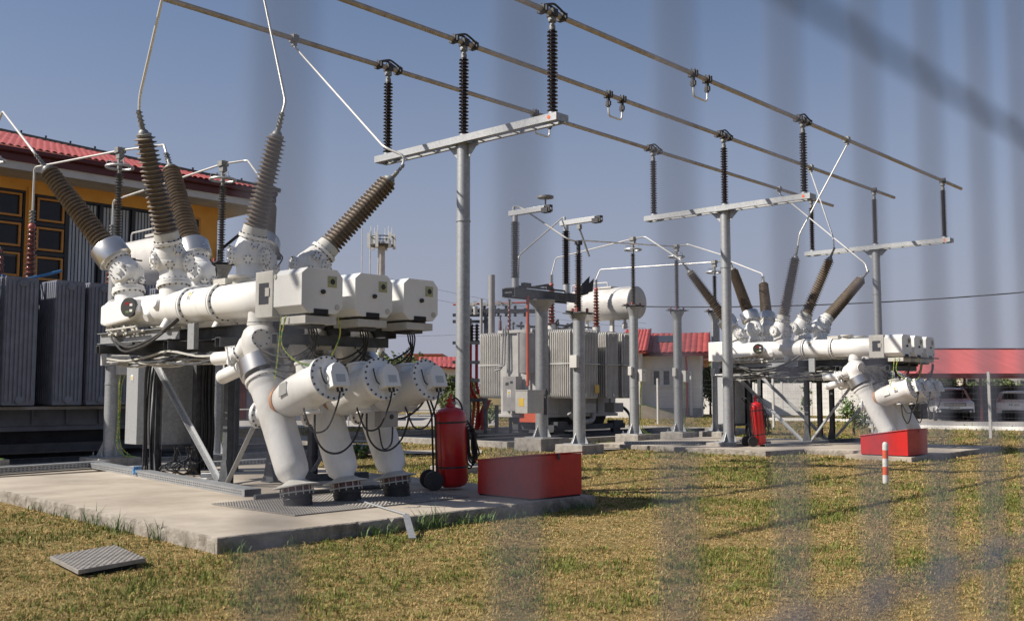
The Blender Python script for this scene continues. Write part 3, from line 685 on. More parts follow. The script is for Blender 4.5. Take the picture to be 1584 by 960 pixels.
    b = MB(); b.beam((8.56, 12.4, .2), (9.9, 12.1, .2), .1, .1); b.build('floor_beam', 'galvd', root, OFF); b = MB(); b.cyl((9.05, 10.5, .2), (6.9, 10.55, .2), .03, n=8); b.build('floor_tube', 'galvd', root, OFF)
    # control cabinets
    b = MB(); b.bb((8.02, 14.9, .62), (8.56, 15.3, 2.08)); cb = b.build('control_cabinet', 'galv', root, OFF, bevel=.008)
    b = MB(); b.bb((8.0, 14.86, .56), (8.62, 15.34, .62)); b.build('sill', 'galvd', cb, OFF)
    mv = -.75 if u2 else 0; b = MB(); b.bb((8.08, 15.85 + mv, .60), (8.4, 16.25 + mv, 1.98)); b.prism([(8.03, 15.8 + mv, 1.98), (8.45, 15.8 + mv, 1.98), (8.45, 16.3 + mv, 1.98), (8.03, 16.3 + mv, 1.98)], (0, 0, 1), .03)
    cc = b.build('meter_cabinet', 'galvl', root, OFF, bevel=.006)
    warn(cc, OFF, (8.075, 16.05 + mv, 1.68), (0, -1, 0), (0, 0, 1), (-1, 0, 0), .07)
    b = MB()
    for k in range(9):
        uu = 8.62 + .035 * k; b.tube([(uu, 14.85, ZF - .1), (uu + random.uniform(-.02, .02), 14.88, 1.5), (uu + random.uniform(-.02, .02), 14.84, .8), (uu, 14.9, .2)], .017, 6, 3)
    b.bb((8.6, 14.9, .3), (8.94, 14.93, 2.05)); b.build('cable_riser', 'black', root, OFF)
    # wiring loom under the frame and down the legs
    b = MB()
    for k in range(22):
        z = ZF - .16 - random.uniform(0, .14); uu = 7.0 + random.uniform(-.15, .25)
        pts = []
        for j in range(7): pts.append((uu + random.uniform(-.04, .04), 14.5 - j * .62 + random.uniform(-.03, .03), z - .04 * math.sin(j * 1.7 + k) + random.uniform(-.02, .02)))
        b.tube(pts, random.choice((.008, .012, .016)), 5, 3)
    for i_ in range(len(b.m)): b.m[i_] = 1 if (i_ // 97) % 3 else 0
    b.build('cable_loom', ['cream', 'galvd'], root, OFF)
    b = MB()
    for k in range(10):
        uu = 7.78 + .03 * k; vv = 15.0 + random.uniform(-.03, .05)
        b.tube([(uu, 14.6, ZF - .15), (uu, vv - .1, ZF - .25), (uu + random.uniform(-.02, .02), vv, 1.6), (uu + random.uniform(-.03, .03), vv + .02, .9), (uu + random.uniform(-.02, .02), vv - .03, .2)], random.choice((.012, .016)), 6, 3)
    b.bend([(6.82, 12.3, 2.45), (6.72, 12.7, 2.2), (6.74, 13.5, 2.06), (6.82, 14.1, 2.2), (6.85, 14.3, 2.55)], .024, 8, .25, 6)
    b.bend([(6.84, 12.35, 2.42), (6.66, 12.8, 2.1), (6.70, 13.6, 2.0), (6.8, 14.2, 2.25), (6.82, 14.4, 2.5)], .016, 8, .25, 6)
    b.build('cable_bundle', 'black', root, OFF)
    b = MB()
    for k in range(14):
        uu = 8.0 + random.uniform(0, .5); b.tube([(uu, 14.5, .6), (uu + random.uniform(-.1, .1), 14.5, .42), (uu + random.uniform(-.3, .2), 14.4, .3), (uu + random.uniform(-.2, .3), 14.55, .17)], .011, 5, 4)
    b.build('cabinet_cable', 'black', root, OFF)
    b = MB()
    for k in range(6): b.tube([(7.68 + k * .03, 15.1, .3), (7.64 + k * .03, 15.05, .24), (7.6 + k * .035, 14.95, .2)], .013, 6, 3)
    b.build('cable_sleeve', 'blue', root, OFF)
    # ball end of tank far side: secondary tank cap details
    if u2:
        b = MB(); b.bb((6.72, 14.45, 2.34), (7.28, 14.95, 2.86)); b.build('end_box', 'white2', root, OFF, bevel=.02)
    return root, tips
b1 = [((7, 14.15, 3.18), (6.23, 15.2, 4.77), (7, 12.85, 3.27), (6.38, 12.55, 4.87)),
      ((7.77, 13.45, 3.2), (7.84, 14.52, 4.96), (7.77, 12.15, 3.36), (7.83, 11.62, 4.97)),
      ((8.54, 13.0, 3.4), (9.3, 14.0, 4.5), (8.54, 11.77, 3.25), (9.5, 11.2, 4.55))]
b2 = [((24.1, 13.85, 3.0), (23.26, 14.78, 4.7), (24.1, 12.57, 3.06), (24.06, 12.1, 4.92)),
      ((24.87, 13.75, 3.16), (25.05, 14.5, 4.9), (24.87, 12.4, 3.18), (25.0, 11.6, 4.94)),
      ((25.64, 13.77, 3.2), (26.6, 14.4, 4.62), (25.64, 12.24, 3.2), (26.7, 11.49, 4.55))]
sg1, t1 = switchgear('large white switchgear in the left foreground, three drive boxes over slanted pipes', (0, 0, 0), b1)
sg2, t2 = switchgear('distant white switchgear at right, its slanted pipes rising behind a red box', (17.1, -.35, -.04), b2, u2=True)
VA, VB, VC = PV - SP, PV, PV + SP; RU1, RU2 = 6.15, 8.56
def bus_pt(px, py, v): p = Vp(px, py, v); return Vector((p.x, v, ZB))
a = t1['R0']; rod([a, a + Vector((-.02, -.04, .22)), Vector((RU1, VA, ZB - .1))], 'bent rod leaving the picture at top left from the dark bushing', clamp=(RU1, VA, ZB))
a = t1['R1']; q = Vp(408, 0, 12.2); rod([a, a + Vector((.05, -.02, .2)), Vector((RU2, VB, ZB - .1))], 'bent rod rising to the top edge from the second tan bushing', clamp=(RU2, VB, ZB))
a = t1['R2']; c = bus_pt(455, 63, VC); rod([a, a + (a - Vector(b1[2][3])).normalized() * .12 + Vector((.05, .1, .1)), a + Vector((-.05, .35, .35)), c + Vector((0, 0, -.14))], 'long straight rod falling from the lowest overhead tube to the near right bushing', clamp=c)
a = t2['R0']; c = bus_pt(1310, 215, VA); rod([a, a + Vector((.03, -.05, .35)), c + Vector((0, 0, -.14))], 'rod from the uppermost tube down to the far switchgear, leaning left', clamp=c)
a = t2['R1']; c = bus_pt(1254, 262, VB); rod([a, a + Vector((.1, .05, .3)), c + Vector((0, 0, -.14))], 'thin rod from the middle tube down to the far switchgear', clamp=c)
a = t2['R2']; c = bus_pt(1205, 290, VC); rod([a, a + Vector((.1, .1, .25)), c + Vector((0, 0, -.14))], 'long rod from the lowest tube crossing to the rightmost far bushing', clamp=c)
# ================================================================== POST INSULATORS WITH GRADING RINGS
def post(loc, label, top=5.9, plate=3.95, box=True):
    root = thing('surge_arrester_post', label, 'insulator post', loc, 'slim insulator posts on grey steel columns')
    b = MB(); b.bb((-.4, -.4, -.3), (.4, .4, .27)); b.build('footing', 'concd', root, bevel=.015)
    b = MB(); b.cyl((0, 0, .28), (0, 0, plate - .3), .135, .13, 24); b.lathe((0, 0, plate - .3), (0, 0, 1), [(0, .13), (.1, .14), (.26, .22), (.28, .22)], 24)
    b.bb((-.27, -.27, .27), (.27, .27, .29))
    for k in range(4):
        d = Vector((math.cos(k * math.pi / 2), math.sin(k * math.pi / 2), 0)); n = Vector((-d.y, d.x, 0))
        b.prism([d * .13 + Vector((0, 0, .29)) - n * .005, d * .27 + Vector((0, 0, .29)) - n * .005, d * .13 + Vector((0, 0, .58)) - n * .005], n, .01)
        b.cyl(d * .3 * .85 + n * .2 + Vector((0, 0, .28)), d * .255 + n * .2 + Vector((0, 0, .36)), .013, n=6)
    b.lathe((0, 0, 1.6), (0, 0, 1), [(0, .141), (.015, .141)], 24)
    b.build('column', 'galv', root)
    b = MB(); b.bb((-.25, -.25, plate), (.25, .25, plate + .02)); b.bb((-.5, -.02, plate + .005), (.5, .02, plate + .03)); b.build('top_plate', 'galvd', root)
    for x, y in ((-.2, -.1), (.2, -.1), (-.05, .2)): MB().cyl((x, y, plate + .02), (x, y, plate + .1), .028, n=10).build('insulating_foot', 'redcap', root)
    b = MB(); sheds(b, (0, 0, plate + .06), (0, 0, top - .42), .038, .078, 30, alt=.8, seg=20); ins = b.build('insulator', 'silg', root)
    b = MB(); z = top - .32; n = 28; rr = .24
    b.tube([(rr * math.cos(2 * math.pi * k / n), rr * math.sin(2 * math.pi * k / n), z) for k in range(n + 1)], .026, 8)
    for k in range(3):
        a = 2 * math.pi * k / 3 + .4; b.tube([(rr * math.cos(a), rr * math.sin(a), z), (rr * .95 * math.cos(a), rr * .95 * math.sin(a), z + .12), (0, 0, z + .1)], .01, 6)
    b.build('grading_ring', 'galvl', ins)
    b = MB(); b.cyl((0, 0, top - .42), (0, 0, top - .1), .03, n=12); b.box((0, 0, top - .1), (.1, .14, .12)); b.box((0, 0, top), (.16, .15, .1)); b.cyl((0, 0, top - .36), (0, 0, top - .15), .045, n=12); b.bolts((0, 0, top + .04), (0, 0, 1), .045, 4, .01, .03); b.build('top_clamp', 'fit', ins)
    if box:
        b = MB(); b.bb((-.02, -.29, 1.78), (.2, -.14, 2.12)); bo = b.build('counter_box', 'lgrey', root, bevel=.006)
        b = MB(); b.bb((.05, -.292, 2.04), (.14, -.29, 2.06)); b.cyl((.16, -.29, 1.93), (.16, -.297, 1.93), .012, n=8); b.build('box_marks', 'ink', bo)
        b = MB(); b.bb((-.22, -.06, 1.95), (-.14, .06, 2.2)); b.build('rear_box', 'lgrey', root, bevel=.006)
        b = MB(); b.tube([(.05, -.2, 1.78), (.04, -.18, 1.5), (.05, -.17, .9), (.03, -.18, .5), (.12, -.3, .3), (.3, -.38, .28)], .013, 6, 5); b.tube([(.14, -.2, 1.78), (.09, -.17, 1.55), (.08, -.16, .8), (.1, -.22, .45), (.25, -.3, .29)], .01, 6, 5); b.build('earth_cable', 'yg', root)
    return root, Vector(loc) + Vector((0, 0, top))
dp = lambda px, d: Vector((*Dp(px, 600, d)[:2], 0))
P = {}
P['a'] = post(tuple(dp(-30, 18.0)), 'insulator post standing left of the near switchgear, partly outside the left edge', 6.0)[1]
P['b'] = post(tuple(dp(174, 18.7)), 'insulator post with grading ring between the dark transformer and the near switchgear', 6.02)[1]
P['c'] = post(tuple(dp(337, 19.5)), 'insulator post with grading ring seen behind the near switchgear frame', 5.95)[1]
P['d'] = post(tuple(dp(981, 29.0)), 'grey insulator post with grading ring right of the grey transformer', 5.92)[1]
P['e'] = post(tuple(dp(1049, 30.6)), 'grey insulator post with grading ring in front of the white house', 5.93)[1]
P['f'] = post(tuple(dp(1108, 31.0)), 'insulator post half hidden behind a tall support column left of the far switchgear', 5.5)[1]
# ---------------------------------------------------------------- arrester near transformer
loc = dp(896, 24.3); root = thing('surge_arrester', 'brown surge arrester on a thick grey column right in front of the grey transformer', 'surge arrester', loc)
b = MB(); b.bb((-.42, -.42, -.3), (.42, .42, .22)); b.build('footing', 'concd', root, bevel=.015)
b = MB(); b.cyl((0, 0, .24), (0, 0, 3.25), .15, .145, 24); b.bb((-.28, -.28, .22), (.28, .28, .242)); b.lathe((0, 0, 3.2), (0, 0, 1), [(0, .15), (.15, .2), (.16, .2)], 20)
for k in range(4):
    d = Vector((math.cos(k * math.pi / 2), math.sin(k * math.pi / 2), 0)); n = Vector((-d.y, d.x, 0))
    b.prism([d * .14 + Vector((0, 0, .24)) - n * .005, d * .27 + Vector((0, 0, .24)) - n * .005, d * .14 + Vector((0, 0, .5)) - n * .005], n, .01)
b.build('column', 'galv', root)
b = MB(); b.bb((-.28, -.28, 3.36), (.28, .28, 3.385)); b.bb((-.5, -.02, 3.365), (.5, .02, 3.41)); b.build('top_plate', 'galvd', root)
for x, y in ((-.2, -.1), (.2, -.1), (0, .2)): MB().cyl((x, y, 3.385), (x, y, 3.5), .035, n=10).build('insulating_foot', 'redcap', root)
b = MB(); sheds(b, (0, 0, 3.42), (0, 0, 4.85), .05, .1, 26, alt=.8, seg=20); b.build('insulator', 'brown', root)
b = MB(); b.cyl((0, 0, 4.85), (0, 0, 5.05), .05, n=12); b.box((0, 0, 5.1), (.16, .12, .1)); b.build('top_clamp', 'fitd', root)
b = MB(); b.bb((-.25, -.12, 2.05), (-.15, .1, 2.35)); b.build('counter_box', 'lgrey', root, bevel=.005)
ARR = loc + Vector((0, 0, 5.12))
# ---------------------------------------------------------------- disconnector
loc = dp(838, 25.6); root = thing('disconnector', 'two-column disconnector on a single thick column with its arms open and a dark beam', 'disconnector', loc)
b = MB(); b.bb((-.55, -.45, -.3), (.55, .45, .32)); b.build('footing', 'concd', root, bevel=.015)
b = MB(); b.cyl((0, 0, .34), (0, 0, 3.6), .165, .16, 26); b.bb((-.32, -.3, .32), (.32, .3, .345)); b.lathe((0, 0, 3.5), (0, 0, 1), [(0, .16), (.1, .18), (.3, .36), (.31, .36)], 26)
for k in range(4):
    d = Vector((math.cos(k * math.pi / 2), math.sin(k * math.pi / 2), 0)); n = Vector((-d.y, d.x, 0))
    b.prism([d * .15 + Vector((0, 0, .345)) - n * .005, d * .31 + Vector((0, 0, .345)) - n * .005, d * .15 + Vector((0, 0, .65)) - n * .005], n, .01)
b.build('column', 'galv', root)
b = MB()
for s_ in (-1, 1): b.channel((-1.25, s_ * .17, 3.92), (1.25, s_ * .17, 3.92), .22, .09, .012, up=(0, s_, 0))
for x in (-1.0, 1.0): b.bb((x - .2, -.2, 4.03), (x + .2, .2, 4.05))
b.bb((-1.25, -.12, 3.9), (-1.2, .12, 3.94)); b.cyl((-1.0, .0, 4.1), (1.0, .0, 4.12), .025, n=8); b.cyl((-.6, -.2, 4.08), (.2, -.05, 4.22), .03, n=8); b.box((-.7, -.1, 4.14), (.25, .12, .1)); b.box((.25, 0, 4.16), (.2, .1, .1))
b.build('beam', 'galvd', root)
for x in (-1.0, 1.0):
    b = MB(); sheds(b, (x, 0, 4.3), (x, 0, 5.72), .058, .115, 30, alt=.85, seg=22); o = b.build('insulator', 'silg' if x < 0 else 'brown', root)
    b = MB(); b.cyl((x, 0, 4.05), (x, 0, 4.3), .09, n=18); b.build('metal_end', 'galvl', o); b = MB(); b.cyl((x, 0, 5.72), (x, 0, 5.86), .07, n=18); b.build('metal_end', 'galvl', o)
    b = MB(); b.bb((x - .06, -1.0, 5.87), (x + .06, .18, 6.0)); b.box((x, -1.08, 5.9), (.08, .25, .06)); b.cyl((x, .05, 6.0), (x, .05, 6.1), .04, n=10)
    ar = b.build('contact_arm', 'galvl', root, bevel=.005)
    b = MB(); b.box((x, -1.02, 5.88), (.16, .2, .12)); b.box((x, -1.12, 5.92), (.12, .12, .16)); b.build('contact_head', 'fitd', ar)
    if x < 0:
        b = MB(); b.lathe((x, -1.0, 6.2), (0, 0, 1), [(-.03, .06), (-.02, .2), (.03, .2), (.05, .06)], 24); b.cyl((x, -1.0, 5.95), (x, -1.0, 6.2), .02, n=8); b.build('corona_shield', 'fit', ar)
    else:
        b = MB(); b.box((x, -.45, 5.78), (.1, .1, .12)); b.cyl((x, -.45, 5.75), (x + .2, -.62, 5.0), .025, n=8); b.build('hanging_link', 'fit', ar)
b = MB(); b.prism([(1.25, -.2, 4.0), (1.5, -.35, 4.1), (1.62, -.3, 4.55), (1.4, -.22, 4.32)], (.3, 1, 0), .025); b.prism([(1.3, -.1, 4.0), (1.75, -.3, 4.15), (1.8, -.3, 4.5), (1.55, -.2, 4.25)], (.3, 1, 0), .02); b.cyl((1.1, -.1, 3.95), (1.6, -.25, 4.1), .03, n=8); b.build('earthing_blade', 'fitd', root)
b = MB(); b.cyl((-.78, -.22, 1.62), (-.78, -.22, 3.86), .04, n=12); b.build('operating_rod', 'orange', root)
b = MB(); b.bb((-1.13, -.52, .95), (-.53, -.12, 1.5)); ob = b.build('operating_box', 'cream', root, bevel=.008)
b = MB(); b.bb((-1.14, -.53, 1.501), (-.52, -.11, 1.52)); b.bb((-.02, -.1, .1), (0, 0, .1)) if False else None; b.build('lid', 'lgrey', ob)
b = MB(); b.bb((-1.135, -.4, 1.12), (-1.131, -.24, 1.32)); b.build('sticker', 'yellow', ob)
b = MB(); b.bb((-.33, -.42, .9), (-.28, -.35, 1.55)); b.box((-.3, -.38, 1.45), (.12, .1, .1)); b.build('side_lever', 'fitd', root)
DIS = loc
# ================================================================== TRANSFORMERS
def bush(b, p, h, r=.11, n=9): sheds(b, p, Vector(p) + Vector((0, 0, h)), r * .62, r, n, r * .4, 22, rs1=r * .72, alt=.75)
def transformer(root, cfg):
    pm = cfg['paint']; fin = cfg['fin']
    x0, x1 = cfg['x']; b = MB()
    b.bb((x0, -.85, .75), (x1, .85, 3.35)); b.bb((x0 - .08, -.93, 3.35), (x1 + .08, .93, 3.45)); b.bb((x0 - .06, -.9, .65), (x1 + .06, .9, .75))
    for k in range(int((x1 - x0) / .7) + 1): b.bb((x0 + .1 + k * .7, -.9, .78), (x0 + .16 + k * .7, .9, 3.33))
    for y in (-.45, .05, .5): b.bb((x0 - .07, y - .03, .8), (x0 - .002, y + .03, 3.33))
    b.build('tank', pm, root, bevel=.01)
    b = MB(); b.prism([(x0 + .2, -.6, .65), (x0 + .2, .6, .65), (x0 + .2, .4, .25), (x0 + .2, -.4, .25)], (1, 0, 0), x1 - x0 - .4)
    for v in (cfg['rails']):
        b.bb((x0 + .1, v - .12, .25), (x1 - .1, v + .12, .42))
        for u in (x0 + .5, x1 - .5): b.cyl((u, v - .07, .25), (u, v + .07, .25), .2, n=18); b.box((u, v, .42), (.5, .3, .2))
    b.build('undercarriage', 'blued', root)
    for side in (-1, 1):
        for (a, c_) in cfg['banks']:
            b = MB(); y0, y1 = (.98, .98 + cfg['depth']); z0, z1 = cfg['z']
            if fin == 'plate':      # broad ribbed end plates, deep bank
                b.bb((a, side * y0, z0), (c_, side * (y1 - .02), z1))
                w_ = c_ - a
                for k in range(7): xx = a + w_ * (k + .7) / 7.4; b.bb((xx - .022, side * (y1 - .02), z0 + .08), (xx + .022, side * (y1 + .002), z1 - .09))
                nf = int((y1 - y0) / .09)
                for zz in (z0 + .1, z1 - .12): b.lathe(((a + c_) / 2, side * (y1 - .02), zz), (0, side, 0), [(0, .075), (.04, .075), (.045, .06)], 18)
                for k in range(nf): b.bb((a - .012, side * (y0 + .04 + k * .09), z0 + .03), (c_ + .012, side * (y0 + .085 + k * .09), z1 - .03))
            else:                    # thin rounded fins side by side
                nf = int((y1 - y0) / .085)
                for k in range(nf):
                    y = side * (y0 + .02 + k * .085); t = .022; r_ = .13; pts = []
                    for (cx_, cz_, a0) in ((c_ - r_, z1 - r_, 0), (a + r_, z1 - r_, 90), (a + r_, z0 + r_, 180), (c_ - r_, z0 + r_, 270)):
                        for j in range(4): an = R(a0 + j * 30); pts.append((cx_ + r_ * math.cos(an), y, cz_ + r_ * math.sin(an)))
                    b.prism(pts, (0, 1, 0), t)
                nx = int((c_ - a) / .085)
                ym = side * (y0 + (nf - 1) * .085 + .05)
                for k in range(nx): b.bb((a + .1 + k * (c_ - a - .2) / (nx - 1) - .012, ym, z0 + .03), (a + .1 + k * (c_ - a - .2) / (nx - 1) + .012, ym + side * .03, z1 - .03))
                zc_ = (z0 + z1) / 2; b.bb((a - .012, side * (y0 + .02), zc_ - .012), (c_ + .012, side * (y1 + .01), zc_ + .02))
                for zz in (z0 + .1, z1 - .12): b.cyl(((a + c_) / 2, side * .85, zz), ((a + c_) / 2, side * y1, zz), .06, n=12)
            b.build('radiator', cfg['radm'], root)
    u = cfg['cons']; b = MB(); zc_ = cfg['consz']; rr = cfg['consr']
    b.lathe((u, -1.2 + cfg['consy'], zc_), (0, 1, 0), [(0, rr), (.0, rr), (2.6, rr)], 40)
    b.lathe((u, -1.2 + cfg['consy'], zc_), (0, -1, 0), [(0, rr), (.02, rr * .97), (.05, rr * .8), (.07, .02)], 40)
    b.lathe((u, 1.4 + cfg['consy'], zc_), (0, 1, 0), [(0, rr), (.02, rr * .97), (.06, rr * .7), (.08, .02)], 40)
    b.box((u, cfg['consy'], zc_ + rr + .01), (.5, .6, .06)); b.bend([(u - .1, -.7, zc_ + rr - .05), (u - .1, -.7, zc_ + rr + .2), (u - .1, .9, zc_ + rr + .2), (u - .1, .9, zc_ + rr - .05)], .02, 8, .08)
    co = b.build('conservator', cfg['consm'], root)
    b = MB()
    for v in (-.8, .8): b.bb((u - .06, v - .06, 3.45), (u + .06, v + .06, zc_ - rr * .8)); b.beam((u - .06, v, 3.5), (u - .7, v, 3.45), .06, .06)
    b.cyl((u - .1, .2, 3.45), (u - .1, .2, zc_ - rr * .9), .05, n=10); b.lathe((u + .0, -.2 + cfg['consy'] - .5, zc_ - rr), (0, 0, -1), [(0, .05), (.1, .05), (.12, .09), (.3, .09), (.32, .03)], 12)
    b.build('support_frame', pm, root)
    tops = []
    for (px_, py_, h) in cfg['hv']:
        b = MB(); bush(b, (px_, py_, 3.62), h, .135, 12); o = b.build('high_voltage_bushing', 'redbrown', root)
        b = MB(); b.cyl((px_, py_, 3.45), (px_, py_, 3.64), .13, n=20); b.build('turret', pm, o)
        b = MB(); b.sph((px_, py_, 3.62 + h + .05), .075, 14); b.build('cap', 'redcap', o)
        b = MB(); b.cyl((px_, py_, 3.62 + h + .1), (px_, py_, 3.62 + h + .38), .03, n=10)
        for k in range(4): b.box((px_, py_, 3.62 + h + .15 + .07 * k), (.1, .09, .022))
        b.build('terminal', 'fit', o); tops.append(Vector((px_, py_, 3.62 + h + .38)) + Vector(root.location))
    for (px_, py_, h) in cfg['lv']:
        b = MB(); bush(b, (px_, py_, 3.45), h, .075, 6); o = b.build('low_voltage_bushing', 'redbrown', root)
        b = MB(); b.cyl((px_, py_, 3.45 + h), (px_, py_, 3.45 + h + .12), .025, n=8); b.box((px_, py_, 3.45 + h + .14), (.07, .07, .05)); b.build('terminal', 'fitd', o)
    return tops
root = thing('power_transformer', 'dark blue-grey power transformer with ribbed radiators at the left edge', 'transformer', (6.9, 22.0, .02))
tt1 = transformer(root, dict(paint='blueg', radm='blueg', fin='plate', x=(-2.0, 4.9), rails=(-1.2, .3), banks=[(-1.36, -.8), (-.4, .2), (.6, 1.2), (1.55, 2.12), (2.22, 2.8), (2.95, 3.5), (3.65, 4.2), (4.3, 4.85)], depth=1.02, z=(1.19, 3.66), cons=4.6, consz=4.5, consr=.55, consy=-.35, consm='lgrey',
    hv=[(1.42, -1.0, 1.15), (3.35, -.5, 1.15), (-.6, -1.0, 1.15)], lv=[(.25, -1.0, .72), (.85, -1.0, .72), (-1.3, -1.0, .72)]))
b = MB(); b.cyl((-2, -1.1, 3.58), (4.2, -1.1, 3.58), .022, n=8); b.bb((-2, -1.7, 1.1), (3.6, -.9, 1.16)); b.bb((-2.1, -.95, 3.45), (4.3, -.9, 3.5)); b.build('cover_rail', 'mgrey', root)
b = MB(); b.tube([(.15, -1.3, 3.6), (.35, -1.3, 3.62), (.55, -1.25, 3.8), (.78, -1.0, 4.02)], .028, 8, 4); b.tube([(-1.2, -1.0, 4.0), (-.6, -1.2, 3.7), (.1, -1.3, 3.6)], .028, 8, 4); b.build('yellow_cable', 'yellow', root)
b = MB(); b.tube([(.8, -1.2, 3.75), (1.2, -1.2, 3.7), (2.0, -1.1, 3.95)], .028, 8, 4); b.build('blue_cable', 'blue', root)
T1B = tt1
root = thing('power_transformer', 'light grey power transformer with thin upright cooling fins in the middle of the yard', 'transformer', (25.3, 21.65, .02))
tt2 = transformer(root, dict(paint='lgrey', radm='lgrey', fin='thin', x=(-1.35, 2.6), rails=(-1.2, .3), banks=[(-1.2, .2), (.62, 1.3), (1.5, 2.2)], depth=1.03, z=(1.25, 3.42), cons=2.5, consz=4.48, consr=.56, consy=-.65, consm='lgrey',
    hv=[(-.55, -.65, 1.25), (.7, -.7, 1.25), (1.55, -.85, 1.25)], lv=[(-1.0, .8, .9), (-.9, 1.3, .4), (1.3, .9, .4)]))
b = MB(); b.bb((-1.72, -.15, .85), (-1.42, .42, 1.95)); tb = b.build('control_cabinet', 'mgrey', root, bevel=.01)
warn(tb, (0, 0, 0), (-1.725, .14, 1.4), (0, -1, 0), (0, 0, 1), (-1, 0, 0), .13)
b = MB(); b.bb((-1.723, -.02, 1.72), (-1.72, .1, 1.8)); b.bb((-1.723, .16, 1.66), (-1.72, .3, 1.76)); b.build('cabinet_window', 'ink', tb)
b = MB(); b.lathe((-1.62, -.55, 2.0), (0, 0, 1), [(0, .05), (.05, .25), (1.3, .25), (1.34, .15)], 24); b.lathe((-1.62, -.55, 3.35), (0, 0, 1), [(0, .1), (.25, .08)], 16); b.build('tap_changer', 'mgrey', root); b = MB(); b.bend([(-1.5, .5, 3.6), (-1.55, .5, 2.3), (-1.6, .75, 2.25)], .03, 8, .1); b.bend([(-1.5, .6, 3.5), (-1.55, .62, 2.2), (-1.6, .85, 2.15)], .03, 8, .1); b.build('oil_pipe', 'mgrey', root)
b = MB(); b.bb((.0, -1.9 - .13, 1.35), (.003 + .22, -1.9 - .127, 1.7)) if False else b.bb((-.12, -2.075, 1.42), (.1, -2.07, 1.68)); b.build('yellow_sticker', 'yellab', root)
b = MB(); b.cyl((-.9, 1.7, 3.2), (-.9, 1.7, 5.4), .11, n=16); b.cyl((-1.1, 2.0, 3.2), (-1.1, 2.0, 4.6), .05, n=10); b.build('vent_pipe', 'mgrey', root)
b = MB(); b.bb((-1.3, -.1, .5), (-1.5, -.9, 1.1)); b.build('orange_motor_box', 'orange', root, bevel=.01)
b = MB()
for k in range(12):
    x = random.uniform(-1.2, 1.6); y = random.uniform(-.8, .8); b.cyl((x, y, 3.45), (x + random.uniform(-.02, .02), y, 3.45 + random.uniform(.12, .3)), .03, n=8); b.sph((x, y, 3.45 + random.uniform(.2, .34)), .055, 10)
b.cyl((-1.2, -.7, 3.62), (1.6, -.7, 3.62), .03, n=8); b.cyl((-1.2, .3, 3.6), (1.6, .3, 3.62), .04, n=8); b.cyl((.4, -.2, 3.5), (1.6, -.3, 4.0), .05, n=10)
b.build('cover_fittings', 'galvd', root)
b = MB(); b.box((.0, -1.6, .95), (.55, .4, .3)); b.tube([(-.7, -1.5, .8), (-.4, -1.6, .55), (.3, -1.6, .55), (.45, -1.55, .9)], .09, 12, 4); b.build('pump_unit', 'mgrey', root); b = MB(); b.box((1.5, -1.6, .95), (.5, .4, .3)); b.build('oil_cooler', 'mgrey', root); b = MB(); b.tube([(2.4, -1.2, 1.0), (2.6, -1.4, .7), (2.5, -1.5, .4), (2.8, -1.3, .2)], .03, 6, 4); b.tube([(2.3, -1.3, 1.0), (2.7, -1.3, .8), (2.7, -1.5, .3)], .03, 6, 4); b.build('cable', 'black', root)
# conductors
def cond(pts, label): return rod(pts, label, .02, 'bent aluminium connection rods')
h1 = t1['L0']; cond([h1, h1 + (h1 - Vector(b1[0][0])).normalized() * .12, Dp(4, 172, 17.6), P['a'] + Vector((0, 0, .02))], 'rod from the leftmost dark bushing up and out of the left edge')
h1 = t1['L1']; cond([h1, h1 + (h1 - Vector(b1[1][0])).normalized() * .22, P['b'] + Vector((.35, -.5, .06)), P['b'], T1B[0] + Vector((0, 0, .9)), T1B[0]], 'rod over the ringed post beside the dark transformer to its front bushing')
h1 = t1['L2']; cond([h1, h1 + (h1 - Vector(b1[2][0])).normalized() * .2, P['c'] + Vector((.3, -.4, .06)), P['c'], T1B[1] + Vector((0, 0, .55)), T1B[1]], 'rod over the ringed post behind the near switchgear, ending near the orange building')
h1 = t2['L0']; cond([h1, h1 + (h1 - Vector(b2[0][0])).normalized() * .15, P['d'] + Vector((.2, -.3, .06)), P['d'], tt2[0] + Vector((.1, -.1, .55)), tt2[0]], 'topmost rod between the grey transformer and the far switchgear')
h1 = t2['L1']; cond([h1, h1 + (h1 - Vector(b2[1][0])).normalized() * .15, P['e'] + Vector((.2, -.3, .06)), P['e'], ARR + Vector((.1, 0, .05)), ARR], 'rod from the brown arrester over the second ringed post to the far switchgear')
h1 = t2['L2']; cond([h1, h1 + (h1 - Vector(b2[2][0])).normalized() * .15, P['f'] + Vector((.3, -.3, .06)), P['f'], tt2[2] + Vector((.1, -.1, .35)), tt2[2]], 'lowest rod from the bushing beside the grey tank to the far switchgear')
cond([DIS + Vector((-1.0, .05, 6.12)), DIS + Vector((-.9, -.1, 6.08)), ARR + Vector((-.3, .1, .05)), ARR], 'bright rod falling from the open disconnector arm to the brown arrester')
cond([DIS + Vector((1.0, .1, 6.1)), DIS + Vector((-.75, .1, 4.9)), DIS + Vector((-.8, .1, 4.3))], 'dull rod crossing behind between the two disconnector insulators')
